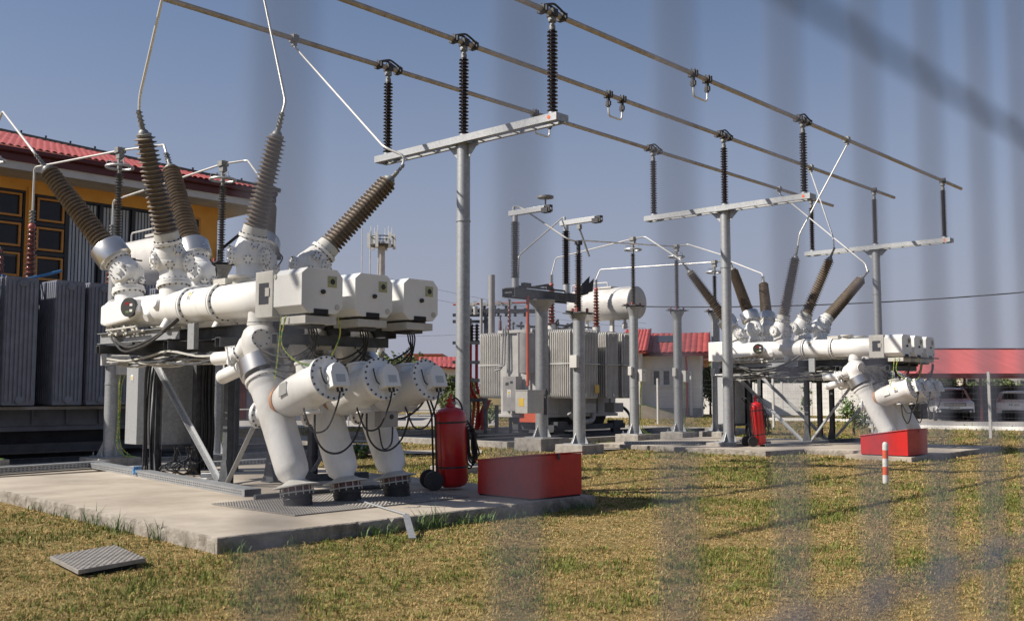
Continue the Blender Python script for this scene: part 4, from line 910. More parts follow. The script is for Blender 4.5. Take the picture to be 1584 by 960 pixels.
# ================================================================== FIRE EQUIPMENT
def extinguisher(loc, label, tilt, yaw, r=.18):
    root = thing('wheeled_extinguisher', label, 'fire extinguisher', loc, 'wheeled red fire extinguishers', yaw=yaw)
    rm = Matrix.Rotation(tilt, 3, 'Y')
    b = MB(); b.lathe((0, 0, .03), rm @ Vector((0, 0, 1)), [(0, r * .55), (.03, r * .86), (.08, r), (.94, r), (1.0, r * .93), (1.05, r * .72), (1.08, r * .3), (1.12, r * .25)], 36); b.build('cylinder', 'red', root)
    A = rm @ Vector((0, 0, 1)); o = Vector((0, 0, .03))
    b = MB()
    for t in (.26, .86): b.lathe(o + A * t, A, [(0, r + .004), (.025, r + .004)], 32)
    b.build('strap', 'black', root)
    b = MB(); b.cyl(o + A * 1.1, o + A * 1.2, .03, n=10); b.cyl(o + A * 1.17 + rm @ Vector((-.06, 0, 0)), o + A * 1.17 + rm @ Vector((.06, 0, 0)), .014, n=8); b.beam(o + A * 1.19, o + A * 1.25 + rm @ Vector((.03, 0, 0)), .02, .03); b.build('valve', 'red', root)
    b = MB(); b.cyl(o + A * 1.13 + Vector((.02, .03, 0)), o + A * 1.13 + Vector((.09, .05, 0)), .018, n=8); b.build('gauge', 'lgrey', root)
    b = MB(); X = rm @ Vector((1, 0, 0)); Y = Vector((0, 1, 0))
    b.bend([o + A * .05 - X * (r + .02) + Y * .12, o + A * 1.0 - X * (r + .02) + Y * .12, o + A * 1.2 - X * .3 + Y * .12], .014, 8)
    b.bend([o + A * .05 - X * (r + .02) - Y * .12, o + A * 1.0 - X * (r + .02) - Y * .12, o + A * 1.2 - X * .3 - Y * .12], .014, 8)
    b.cyl(o + A * 1.2 - X * .3 - Y * .12, o + A * 1.2 - X * .3 + Y * .12, .014, n=8); b.cyl(o + A * .12 - X * .27 - Y * .16, o + A * .12 - X * .27 + Y * .16, .012, n=8); b.beam(o + A * .1 - X * .28, o + A * .1, .03, .03); b.build('trolley_frame', 'black', root)
    for s_ in (-1, 1):
        c = Vector((-.29, s_ * .17, .13)); b = MB(); b.lathe(c, (0, 1, 0), [(-.025, .09), (-.022, .13), (.022, .13), (.025, .09)], 28); b.lathe(c, (0, 1, 0), [(-.034, .03), (.034, .03)], 12); b.build('wheel', 'black', root)
    b = MB()
    for k in range(6):
        q = .012 * k; yo = -.05 + random.uniform(-.05, .05); dx = r + .018 * k
        top = o + A * (.86 - .03 * k) + X * dx + Y * yo; bot = o + A * (.27 + .03 * k) + X * (dx + .02) + Y * (yo + .03)
        b.tube([top - X * .04, top + X * .03, o + A * .6 + X * (dx + .085 - q) + Y * yo, bot + X * .05, bot - X * .03, o + A * .5 + X * (dx - .035) + Y * (yo + .02), top - X * .04], .012, 7, 5)
    b.tube([o + A * 1.13, o + A * 1.2 + X * .07, o + A * 1.08 + X * .15 - Y * .05, o + A * .8 + X * .13 - Y * .12, o + A * .5 + X * .12 - Y * .13], .012, 7, 5)
    b.build('hose', 'black', root)
    return root
e1 = Zp(700, 756, .15); extinguisher(e1, 'dark red wheeled extinguisher with black hose beside the near slanted pipes', -.035, R(-32), .215)
e2 = Zp(1176, 690, .12); extinguisher(e2, 'bright red wheeled extinguisher leaning behind the tall column', -.10, R(-32), .16)
def sand_box(loc, w_, d_, h0, h1, label, yaw=0):
    root = thing('sand_box', label, 'red box', loc, 'red sand boxes', yaw=yaw)
    b = MB(); t = .02     # local: +y = left-away, x = right-away ; taller at the near side (-y)
    b.prism([(0, 0, .02), (0, d_, .02), (0, d_, h0), (0, 0, h1)], (1, 0, 0), w_); b.build('body', 'red2', root, bevel=.006)
    b = MB(); b.prism([(-.02, -.02, h1 + .006), (-.02, d_ + .03, h0 - .004), (-.02, d_ + .03, h0 + .014), (-.02, -.02, h1 + .022)], (1, 0, 0), w_ + .04); b.build('lid', 'red2', root, bevel=.003)
    for q in (.18, .82):
        b = MB(); b.cyl((w_ * q - .04, d_ + .035, h0 + .0), (w_ * q + .04, d_ + .035, h0 + .0), .009, n=8); b.build('hinge', 'galvd', root)
    b = MB(); b.bb((w_ * .5 - .02, -.026, h1 - .06), (w_ * .5 + .02, -.021, h1 + .01)); b.lathe((w_ * .5, -.024, h1 - .045), (0, -1, 0), [(0, .012), (.012, .01)], 8); b.build('hasp', 'galvd', root)
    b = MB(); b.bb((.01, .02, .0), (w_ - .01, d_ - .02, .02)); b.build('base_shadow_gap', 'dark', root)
    return root
sand_box((9.20, 8.12, .15), .90, .98, .435, .535, 'long red sand box on the corner of the near slab', R(-3))
pb = Zp(1405, 707, .09)
b = MB(); b.bb((pb.x - .08, pb.y - .1, -.2), (pb.x + 1.25, pb.y + 1.35, .10)); tag(b.build('concrete_step', 'conc', bevel=.01), kind='structure')
sand_box((pb.x, pb.y, .10), 1.12, 1.03, .41, .56, 'bright red sand box in front of the far slanted pipes')
# bollards
def bollard(loc, h, lean, label):
    root = thing('marker_post', label, 'marker post', loc, 'red and white marker posts')
    ax = Vector((lean, 0, 1)).normalized(); n = 5
    for k in range(n):
        z0, z1 = h * k / n, h * (k + 1) / n
        b = MB(); r = .045
        if k == n - 1: b.lathe(ax * z0, ax, [(0, r), (z1 - z0 - .04, r), (z1 - z0 - .02, r * .85), (z1 - z0, r * .4)], 20)
        else: b.lathe(ax * z0, ax, [(0, r), (z1 - z0, r)], 20)
        b.build('white_band' if k % 2 == 0 else 'red_band', 'bollw' if k % 2 == 0 else 'bollr', root)
bollard(Zp(1370, 747, 0), .66, .045, 'slanted red and white striped post standing in the lawn at right')
bollard(Zp(1204, 640.5, 0), .8, 0, 'small distant red and white striped post in front of the precast wall')
# hatch cover
P4 = [Zp(77, 859, .07), Zp(121, 881, .07), Zp(226, 862, .085), Zp(178, 842, .085)]
root = thing('hatch_cover', 'tilted chequered metal hatch cover lying in the lawn', 'hatch', (P4[0] + P4[2]) / 2)
off = (P4[0] + P4[2]) / 2; root.location = off
b = MB(); b.prism([p for p in P4], (0, 0, -1), .035); hp = b.build('plate', 'check', root, off, bevel=.003)
def checker(P4, z, parent, off, n, name='raised_ribs'):
    b = MB(); A, B_, C_, D_ = P4
    for i in range(n):
        for j in range(n):
            s_, t_ = (i + .5) / n, (j + .5) / n
            p = A * (1 - s_) * (1 - t_) + B_ * s_ * (1 - t_) + C_ * s_ * t_ + D_ * (1 - s_) * t_
            e = ((B_ - A).normalized() if (i + j) % 2 else (D_ - A).normalized()) * .4 * (B_ - A).length / n
            w_ = Vector((-e.y, e.x, 0)) * .3; q = p + Vector((0, 0, z))
            b.add([q - e, q - w_, q + e, q + w_, q + Vector((0, 0, .005))], [(0, 1, 4), (1, 2, 4), (2, 3, 4), (3, 0, 4)])
    return b.build(name, 'check', parent, off)
checker(P4, .0015, root, off, 20)
b = MB(); m_ = sum(P4, Vector()) / 4; b.prism([m_ + (p - m_) * .8 - Vector((0, 0, .036)) for p in P4], (0, 0, -1), .06); b.build('rim', 'dark', root, off)  # inset block, near-black colour stands in for the shadow under the plate
# checker floor plates around the cable feet
for poly, lab in ((((6.35, 8.95), (7.32, 8.95), (7.32, 10.6), (6.35, 10.6)), 'chequered floor plate under the nearest slanted pipe'), (((7.34, 8.95), (8.95, 8.95), (8.95, 10.6), (7.34, 10.6)), 'chequered floor plate under the two farther slanted pipes')):
    Q = [Vector((p[0], p[1], .164)) for p in poly]; o_ = Q[0].copy(); rt = thing('floor_plate', lab, 'floor plate', o_, 'chequered floor plates')
    b = MB(); b.prism(Q, (0, 0, -1), .010); b.build('plate', 'check', rt, o_); checker(Q, .001, rt, o_, 56)
# perforated cable trays
def tray(p0, p1, w_, h, label):
    p0, p1 = Vector(p0), Vector(p1); o_ = p0.copy(); rt = thing('cable_tray', label, 'cable tray', o_, 'perforated steel cable trays')
    b = MB(); b.boltmi = None; d = (p1 - p0).normalized(); n = Vector((-d.y, d.x, 0)); L = (p1 - p0).length
    b.beam(p0 + Vector((0, 0, h)), p1 + Vector((0, 0, h)), w_, .006); 
    for s_ in (-1, 1): b.beam(p0 + n * s_ * w_ / 2 + Vector((0, 0, h / 2)), p1 + n * s_ * w_ / 2 + Vector((0, 0, h / 2)), .004, h - .007, up=(0, 0, 1)) if False else b.prism([p0 + n * s_ * w_ / 2, p1 + n * s_ * w_ / 2, p1 + n * s_ * w_ / 2 + Vector((0, 0, h - .004)), p0 + n * s_ * w_ / 2 + Vector((0, 0, h - .004))], n * s_, .003)
    b.build('channel', 'galv', rt, o_)
    b = MB(); k = 0; t = .05
    while t < L - .05:
        for s_ in (-1, 1):
            for zz in (.34, .68):
                q = p0 + d * t + n * s_ * (w_ / 2 + .0045) + Vector((0, 0, h * zz)); b.add([q - d * .018 - Vector((0, 0, .006)), q + d * .018 - Vector((0, 0, .006)), q + d * .018 + Vector((0, 0, .006)), q - d * .018 + Vector((0, 0, .006))], [(0, 1, 2, 3)])
        t += .07
    b.build('slots', 'dark', rt, o_)
Z = .152
tray((8.1, 17.3, Z), (7.2, 11.05, Z), .22, .09, 'long perforated tray running along the near slab to the nearest pipe')
tray((5.2, 17.0, Z), (8.35, 17.45, Z), .22, .1, 'perforated tray at the left edge under the dark transformer')
tray((8.5, 16.2, Z), (11.3, 16.0, Z), .2, .08, 'perforated tray behind the legs of the near switchgear')
Z = .122
tray((22.6, 12.35, Z), (26.6, 12.05, Z), .16, .06, 'perforated tray along the far slab in front of the frame')
tray((21.3, 15.6, Z), (24.0, 12.9, Z), .2, .07, 'perforated tray leading to the far slab from the posts')
c = Zp(330, 748, .15); rt = thing('offcut_stack', 'two short white channel offcuts stacked at the foot of a brace', 'offcuts', c)
for k in range(2):
    b = MB(); b.channel((-.16 + .02 * k, .1, .05 + k * .075), (.16 + .02 * k, -.12, .05 + k * .075), .16, .06, .01); b.build('channel_piece', 'label', rt)
b = MB(); q = [Zp(500, 758, .17), Zp(560, 775, .17), Zp(628, 795, .168), Zp(634, 812, .1), Zp(638, 832, .03)]
b.tube([p for p in q[:3]], .012, 6); b.beam(q[2], q[4], .07, .008); tag(b.build('earthing_strip', 'galv', off=q[0]), 'flat metal earthing strip bent over the edge of the near slab', 'earthing strip')
# small litter
for i, (x, y) in enumerate(((1531, 740), (1360, 740), (1152, 918))):
    p = Zp(x, y, .02); b = MB(); b.sph((0, 0, 0), .045, 8); o = b.build('stone', 'label', off=p); o.scale = (1.3, .8, .5)
    tag(o, ('pale stone in the lawn near the right edge', 'pale stone in the lawn beside the striped post', 'small pale stone in the lawn near the bottom edge')[i], 'stone', 'pale stones in the lawn')
# ================================================================== ORANGE BUILDING (facade along world X at v = 30)
FV = 30.0
root = thing('control_building', 'large orange building with red tiled roof behind the dark transformer', 'building', (12.0, FV, 0))
o_ = Vector((12.0, FV, 0)); UE = 17.95; ZE = 7.55
b = MB(); wins = []
# window openings as (u0,u1,z0,z1) from the photograph
def fz(px, py): p = Vp(px, py, FV); return p.x, p.z
wx = [fz(x, 400)[0] for x in (-3, 37, 50, 84)]
zt, zb_ = fz(20, 292)[1], fz(60, 440)[1]
holes = [(wx[0] - .6, wx[1], .9, zt), (wx[2], 17.1, .9, zt - .05)]
xs = [-4.0, holes[0][0], holes[0][1], holes[1][0], holes[1][1], UE]
for k in range(5):
    if k in (1, 3): 
        h_ = holes[0] if k == 1 else holes[1]; b.bb((xs[k], FV, h_[3]), (xs[k + 1], FV + .35, ZE + .1)); b.bb((xs[k], FV, 0), (xs[k + 1], FV + .35, h_[2]))
    else: b.bb((xs[k], FV, 0), (xs[k + 1], FV + .35, ZE + .1))
b.bb((UE - .35, FV + .352, 0), (UE, FV + 12, ZE + .1)); b.bb((-4, FV + 11.65, 0), (UE - .36, FV + 12, ZE + .1)); b.bb((-4, FV + .352, 0), (-3.7, FV + 11.6, ZE + .1))
b.build('wall', 'wallo', root, o_)
b = MB(); b.bb((holes[0][1] + .03, FV - .1, 0), (holes[1][0] - .05, FV - .002, zt + .1)); b.build('pilaster', 'wallo', root, o_)
for hi, h_ in enumerate(holes):
    wr = MB(); wr.bb((h_[0], FV + .12, h_[2]), (h_[1], FV + .16, h_[3])); wo = wr.build('window', 'glass', root, o_)
    f = MB(); t = .07
    f.bb((h_[0], FV + .04, h_[3] - t), (h_[1], FV + .118, h_[3])); f.bb((h_[0], FV + .04, h_[2]), (h_[1], FV + .118, h_[2] + t))
    cols = [h_[0], h_[1]] if hi == 0 else [h_[0], h_[0] + 1.0] + [h_[0] + 1.0 + k * (h_[1] - h_[0] - 1.0) / 4 for k in range(1, 4)] + [h_[1]]
    rows = [h_[3] - k * .87 for k in range(8) if h_[3] - k * .87 > h_[2]]
    for c_ in cols: f.bb((c_ - .06, FV + .05, h_[2] + t + .002), (c_ + .06, FV + .115, h_[3] - t - .002))
    for z in ((rows[1:]) if hi == 0 else [rows[3], rows[4] + .05]):
        f.bb((h_[0] + .07, FV + .055, z - .05), (h_[1] - .07, FV + .112, z + .05))
    if hi == 1:
        for z in rows[1:]: f.bb((cols[0] + .07, FV + .056, z - .05), (cols[1] - .07, FV + .111, z + .05))
    f.build('frame', 'dkframe', wo, o_)
    oc = MB()
    for z in rows[:-1]:
        a0, a1 = (h_[0] + .12, h_[1] - .1) if hi == 0 else (cols[0] + .1, cols[1] - .1)
        if abs(z - rows[3]) < .05: continue
        y0, y1 = FV + .03, FV + .1; z1_, z0_ = z - .09, z - .78
        oc.bb((a0, y0, z1_ - .06), (a1, y1, z1_)); oc.bb((a0, y0, z0_), (a1, y1, z0_ + .06)); oc.bb((a0, y0 + .001, z0_ + .061), (a0 + .06, y1, z1_ - .061)); oc.bb((a1 - .06, y0 + .001, z0_ + .061), (a1, y1, z1_ - .061))
    oc.build('orange_sash', 'orframe', wo, o_)
    bl = MB()
    for i in range(len(cols) - 1):
        if hi == 0 or i == 0: continue
        x = cols[i] + .09
        while x < cols[i + 1] - .12:
            bl.bb((x, FV + .108, h_[2] + .1), (x + .07, FV + .117, h_[3] - .1)); x += .105
    if bl.v: bl.build('blind', 'blind', wo, o_)
    if hi == 1:
        rb_ = MB(); rb_.bb((cols[1] + .08, FV + .09, rows[3] - .75), (cols[-1] - .08, FV + .119, rows[3] - .06)); rb_.build('dark_panel', 'dkframe', wo, o_)
# small end window
b = MB(); x0, z1_ = fz(291, 338); x1, z0_ = fz(306, 360); b.bb((x0, FV - .03, z0_ - .3), (x1, FV - .003, z1_)); wo = b.build('window', 'glass', root, o_)
b = MB(); b.bb((x0 - .06, FV - .05, z1_), (x1 + .06, FV - .002, z1_ + .07)); b.bb((x1, FV - .05, z0_ - .3), (x1 + .07, FV - .002, z1_ - .002)); b.build('frame', 'orframe', wo, o_)
# roof: eave box, soffit, hipped plane
EU, EV = 19.25, FV - 1.3
b = MB(); b.bb((-5, EV + .02, ZE + .10), (EU - .02, FV + 13, ZE + .16)); b.build('soffit', 'soff', root, o_)
b = MB(); b.bb((-5, EV - .02, ZE + .08), (EU + .02, EV + .0, ZE + .30)); b.build('light_fascia', 'soff', root, o_)
b = MB(); b.bb((-5, EV - .08, ZE + .302), (EU + .08, EV - .02, ZE + .62)); b.bb((EU + .02, EV - .018, ZE + .302), (EU + .08, FV + 13, ZE + .62)); b.build('fascia', 'roofd', root, o_)
b = MB(); b.bend([(-5, EV - .14, ZE + .58), (EU + .05, EV - .14, ZE + .58)], .08, 10); b.build('gutter', 'roofd', root, o_)
PT = .30
def roofmesh():
    b = MB(); n = 0; uu = EU + .1; pitch = .2
    z0 = ZE + .66; e0 = EV - .16
    v = []; f = []
    cols_ = int((EU + 5) / pitch * 4); rows_ = 14; depth = 7.0
    for i in range(cols_ + 1):
        u = EU + .1 - i * pitch / 4
        dmax = min(depth, (EU + .1 - u) * 1.0)
        wv = (0, .035, .05, .035)[i % 4]
        for j in range(rows_ * 2 + 1):
            s_ = j / (rows_ * 2) * depth; s_ = min(s_, dmax)
            st = .03 * (1 if j % 2 else 0)
            v.append((u, e0 + s_, z0 + s_ * PT + wv - st * 0 + (.025 if j % 2 == 0 else 0)))
    R_ = rows_ * 2 + 1
    for i in range(cols_):
        for j in range(R_ - 1): f.append((i * R_ + j, i * R_ + j + 1, (i + 1) * R_ + j + 1, (i + 1) * R_ + j))
    b.add(v, f, False)
    e = [(EU + .1, e0, z0 + .05), (EU + .1 - 7, e0 + 7, z0 + 7 * PT + .05)]
    b.add([(EU + .1, e0, z0), (EU + .1 - 7, e0 + 7, z0 + 7 * PT), (EU + .1 - 7, FV + 9, z0 + 7 * PT), (EU + .1, FV + 13, z0)], [(0, 1, 2, 3)])
    return b
b = roofmesh(); ro = b.build('roof', 'roof', root, o_)
b = MB(); e0 = EV - .16; z0 = ZE + .70
b.beam((EU + .15, e0 - .05, z0 + .02), (EU - 6.9, e0 + 7, z0 + 7 * PT + .02), .18, .12); b.beam((EU - 6.9, e0 + 7, z0 + 7 * PT + .02), (-5, e0 + 7, z0 + 7 * PT + .02), .18, .12)
for k in range(12): p = Vector((EU + .1 - .58 * k - .3, e0 + .58 * k + .3, z0 + (.58 * k + .3) * PT + .14)); b.box(p, (.05, .05, .07))
b.build('ridge_cap', 'dkframe', ro, o_)
b = MB(); b.cyl((UE + .02, FV - .12, 0), (UE + .02, FV - .12, 6.2), .06, n=12); b.bend([(UE + .02, FV - .12, 6.2), (UE + .9, FV - 1.1, 7.3), (EU, EV - .1, ZE + .5)], .05, 10); b.bend([(UE + .02, FV - .12, 4.6), (UE + .5, FV - .5, 5.4), (UE + 1.0, FV - .9, 7.4)], .04, 8); b.build('downpipe', 'dkframe', root, o_)
# ================================================================== things square to the view direction
def sq(name, label, cat, px, dist, group=None, z=0):
    x = cx(px, dist); o = thing(name, label, cat, CW(x, dist, z), group, yaw=YAW); return o, (lambda p: cx(p, dist) - x)
# white house
r, X = sq('white_house', 'small white house with red tiled roof and skylight in the background', 'house', 1040, 60)
r.rotation_euler.z = YAW - R(12)
D_ = 60; zc = lambda py, d=D_: cz(py, d)
xl, xr = X(983), X(1083)
b = MB(); b.bb((xl - 3, 0, -.2), (xr, 6.5, zc(545))); b.prism([(xr - .02, 0, zc(545)), (xr - .02, 6.5, zc(545)), (xr - .02, 3.25, zc(520))], (-1, 0, 0), .25); b.bb((xl - 3, -2.2, -.2), (X(996), -.002, zc(545)))
wl = b.build('wall', 'wallw', r)
b = MB(); b.bb((xl - 3, -.04, -.2), (xr + .04, -.002, .55)); b.build('plinth', 'mgrey', r)
def tileroof(b, p00, p10, p01, p11, nu, nv, amp=.05, th=.1):
    p00, p10, p01, p11 = map(Vector, (p00, p10, p01, p11)); v = []; f = []; nn = ((p10 - p00).cross(p01 - p00)).normalized()
    if nn.z < 0: nn = -nn
    for i in range(nu * 4 + 1):
        for j in range(nv * 2 + 1):
            s_, t_ = i / (nu * 4), j / (nv * 2); p = p00 * (1 - s_) * (1 - t_) + p10 * s_ * (1 - t_) + p01 * (1 - s_) * t_ + p11 * s_ * t_
            v.append(p + nn * (th + amp * (0, .7, 1, .7)[i % 4] + (.03 if j % 2 == 0 else 0)))
    Rr = nv * 2 + 1
    for i in range(nu * 4):
        for j in range(nv * 2): f.append((i * Rr + j, (i + 1) * Rr + j, (i + 1) * Rr + j + 1, i * Rr + j + 1))
    b.add(v, f)
    b.prism([p00, p10, p11, p01], nn, th * .9)
b = MB(); ze, zr = zc(549), zc(514)
tileroof(b, (xl - 3.2, -.7, ze), (xr + .5, -.7, ze), (xl - 3.2, 3.25, zr), (xr + .5, 3.25, zr), 22, 8)
tileroof(b, (xl - 3.2, 7.2, ze), (xr + .5, 7.2, ze), (xl - 3.2, 3.25, zr), (xr + .5, 3.25, zr), 10, 4)
rf = b.build('roof', 'roof', r)
b = MB(); x9 = X(1008); tileroof(b, (X(962), -2.9, ze), (x9 - .1, -2.9, ze), (X(962) , 2.6, zc(508)), (x9 - .25, 2.6, zc(508)), 8, 8); b.build('front_roof', 'roof', r)
b = MB(); b.beam((X(1050) - .8, 1.2, ze + (zr - ze) * .5 + .12), (X(1050) - .8, 2.6, ze + (zr - ze) * .84 + .12), 1.1, .12); b.build('skylight', 'glass', rf)
b = MB(); b.bb((xl - 3.2, -.78, ze - .08), (xr + .5, -.7, ze + .1)); b.bb((xr + .48, -.7, ze - .1), (xr + .55, 3.2, ze)); b.beam((xr + .52, -.75, ze + .05), (xr + .52, 3.25, zr + .1), .06, .2); b.beam((xr + .52, 7.2, ze + .05), (xr + .52, 3.25, zr + .1), .06, .2); b.beam((x9 - .05, -2.95, ze + .1), (x9 - .2, 2.6, zc(508) + .1), .08, .2); b.build('verge_trim', 'roofd', r)
b = MB(); b.bb((X(1009), -.05, zc(597)), (X(1038), -.002, zc(571))); wo = b.build('window', 'glass', r)
b = MB(); a0, a1, z0_, z1_ = X(1009), X(1038), zc(597), zc(571); t = .09
b.bb((a0, -.09, z1_ - t), (a1, -.052, z1_)); b.bb((a0, -.09, z0_), (a1, -.052, z0_ + t)); b.bb((a0, -.089, z0_), (a0 + t, -.053, z1_)); b.bb((a1 - t, -.089, z0_), (a1, -.053, z1_)); m_ = (a0 + a1) / 2; b.bb((m_ - .12, -.088, z0_), (m_ + .12, -.054, z1_)); b.bb((a0 - .1, -.16, z0_ - .07), (a1 + .1, -.052, z0_ - .002)); b.build('frame', 'label', wo)
b = MB(); b.bb((a0 + .08, -.052, z0_), (m_ - .1, -.0505, z1_)) 
for k in range(10): b.bb((m_ + .14, -.06, z0_ + .12 + k * .088), (a1 - .1, -.0525, z0_ + .15 + k * .088))
b.build('blind', 'blinddk', wo)
b = MB(); b.bend([(X(1064), -.7, ze), (X(1061), -.5, ze - .2), (X(1062), -.12, ze - .6), (X(1062), -.12, .3), (X(1063), -.12, .0)], .055, 8, .1); b.build('downpipe', 'red2', r)
b = MB(); b.cyl((X(1068), -.15, .1), (X(1068), -.15, zc(574)), .09, n=10); b.build('white_pipe', 'label', r)
r, X = sq('access_ramp', 'low concrete ramp with a green edge in front of the white house', 'ramp', 1015, 56)
b = MB(); b.prism([(X(985), 0, 0), (X(1058), 0, 0), (X(1058), 0, .1), (X(1000), 0, .72), (X(985), 0, .75)], (0, 1, 0), 1.6); b.build('body', 'conc', r)
b = MB(); b.beam((X(985), .05, .79), (X(1000), .05, .76), .1, .05); b.beam((X(1000), .05, .76), (X(1058), .05, .13), .1, .05); b.build('edge_strip', 'weed', r)
# boundary precast wall
wa, wb = Zp(1083, 640), Zp(1350, 643.4); wd = wb - wa
r = thing('precast_wall', 'grey-white precast concrete boundary wall seen under the far switchgear', 'wall', wa, yaw=math.atan2(wd.y, wd.x))
b = MB(); nP = 6; w_ = wd.length / nP; h_ = 2.08
for k in range(nP):
    for j in range(4): b.bb((k * w_ + .06, 0, j * h_ / 4 + .004), ((k + 1) * w_ - .06, .06, (j + 1) * h_ / 4 - .004))
b.build('panel', 'wallc', r)
b = MB()
for k in range(nP + 1): b.bb((k * w_ - .07, -.02, 0), (k * w_ + .07, .08, h_ + .06))
b.build('post', 'wallc', r)
# carport
r, X = sq('carport', 'open carport with a long bright red sheet roof at the right edge', 'carport', 1500, 50)
xl, xr = X(1398), X(1830); zf, zr_ = cz(579, 50), cz(541, 55.5)
b = MB(); n_ = 110; v = []; f = []
for i in range(n_ * 2 + 1):
    x = xl + (xr - xl) * i / (n_ * 2); q = .05 if i % 2 else 0
    v += [(x, -.3, zf + q), (x, 5.6, zr_ + q)]
for i in range(n_ * 2): f.append((i * 2, i * 2 + 2, i * 2 + 3, i * 2 + 1))
b.add(v, f); b.prism([(xl, -.28, zf - .06), (xr, -.28, zf - .06), (xr, 5.6, zr_ - .06), (xl, 5.6, zr_ - .06)], (0, 0, 1), .04); b.build('roof', 'roofc', r)
b = MB(); b.bb((xl, -.33, zf - .2), (xr, -.28, zf + .05)); b.bb((xl, 5.55, zr_ - .1), (xr, 5.65, zr_ + .1))
for px in (1402, 1427, 1448, 1503, 1517, 1565, 1640, 1720): b.bb((X(px) - .05, 0, 0), (X(px) + .05, .1, zf - .1)) if px in (1402, 1517, 1640) else b.bb((X(px) - .05, 5.2, 0), (X(px) + .05, 5.3, zr_ - .3))
b.build('post_frame', 'roofd', r)
b = MB(); b.bb((xl + .2, 5.6, 0), (xr, 5.7, cz(596, 55.5))); b.build('back_panel', 'dkframe', r)
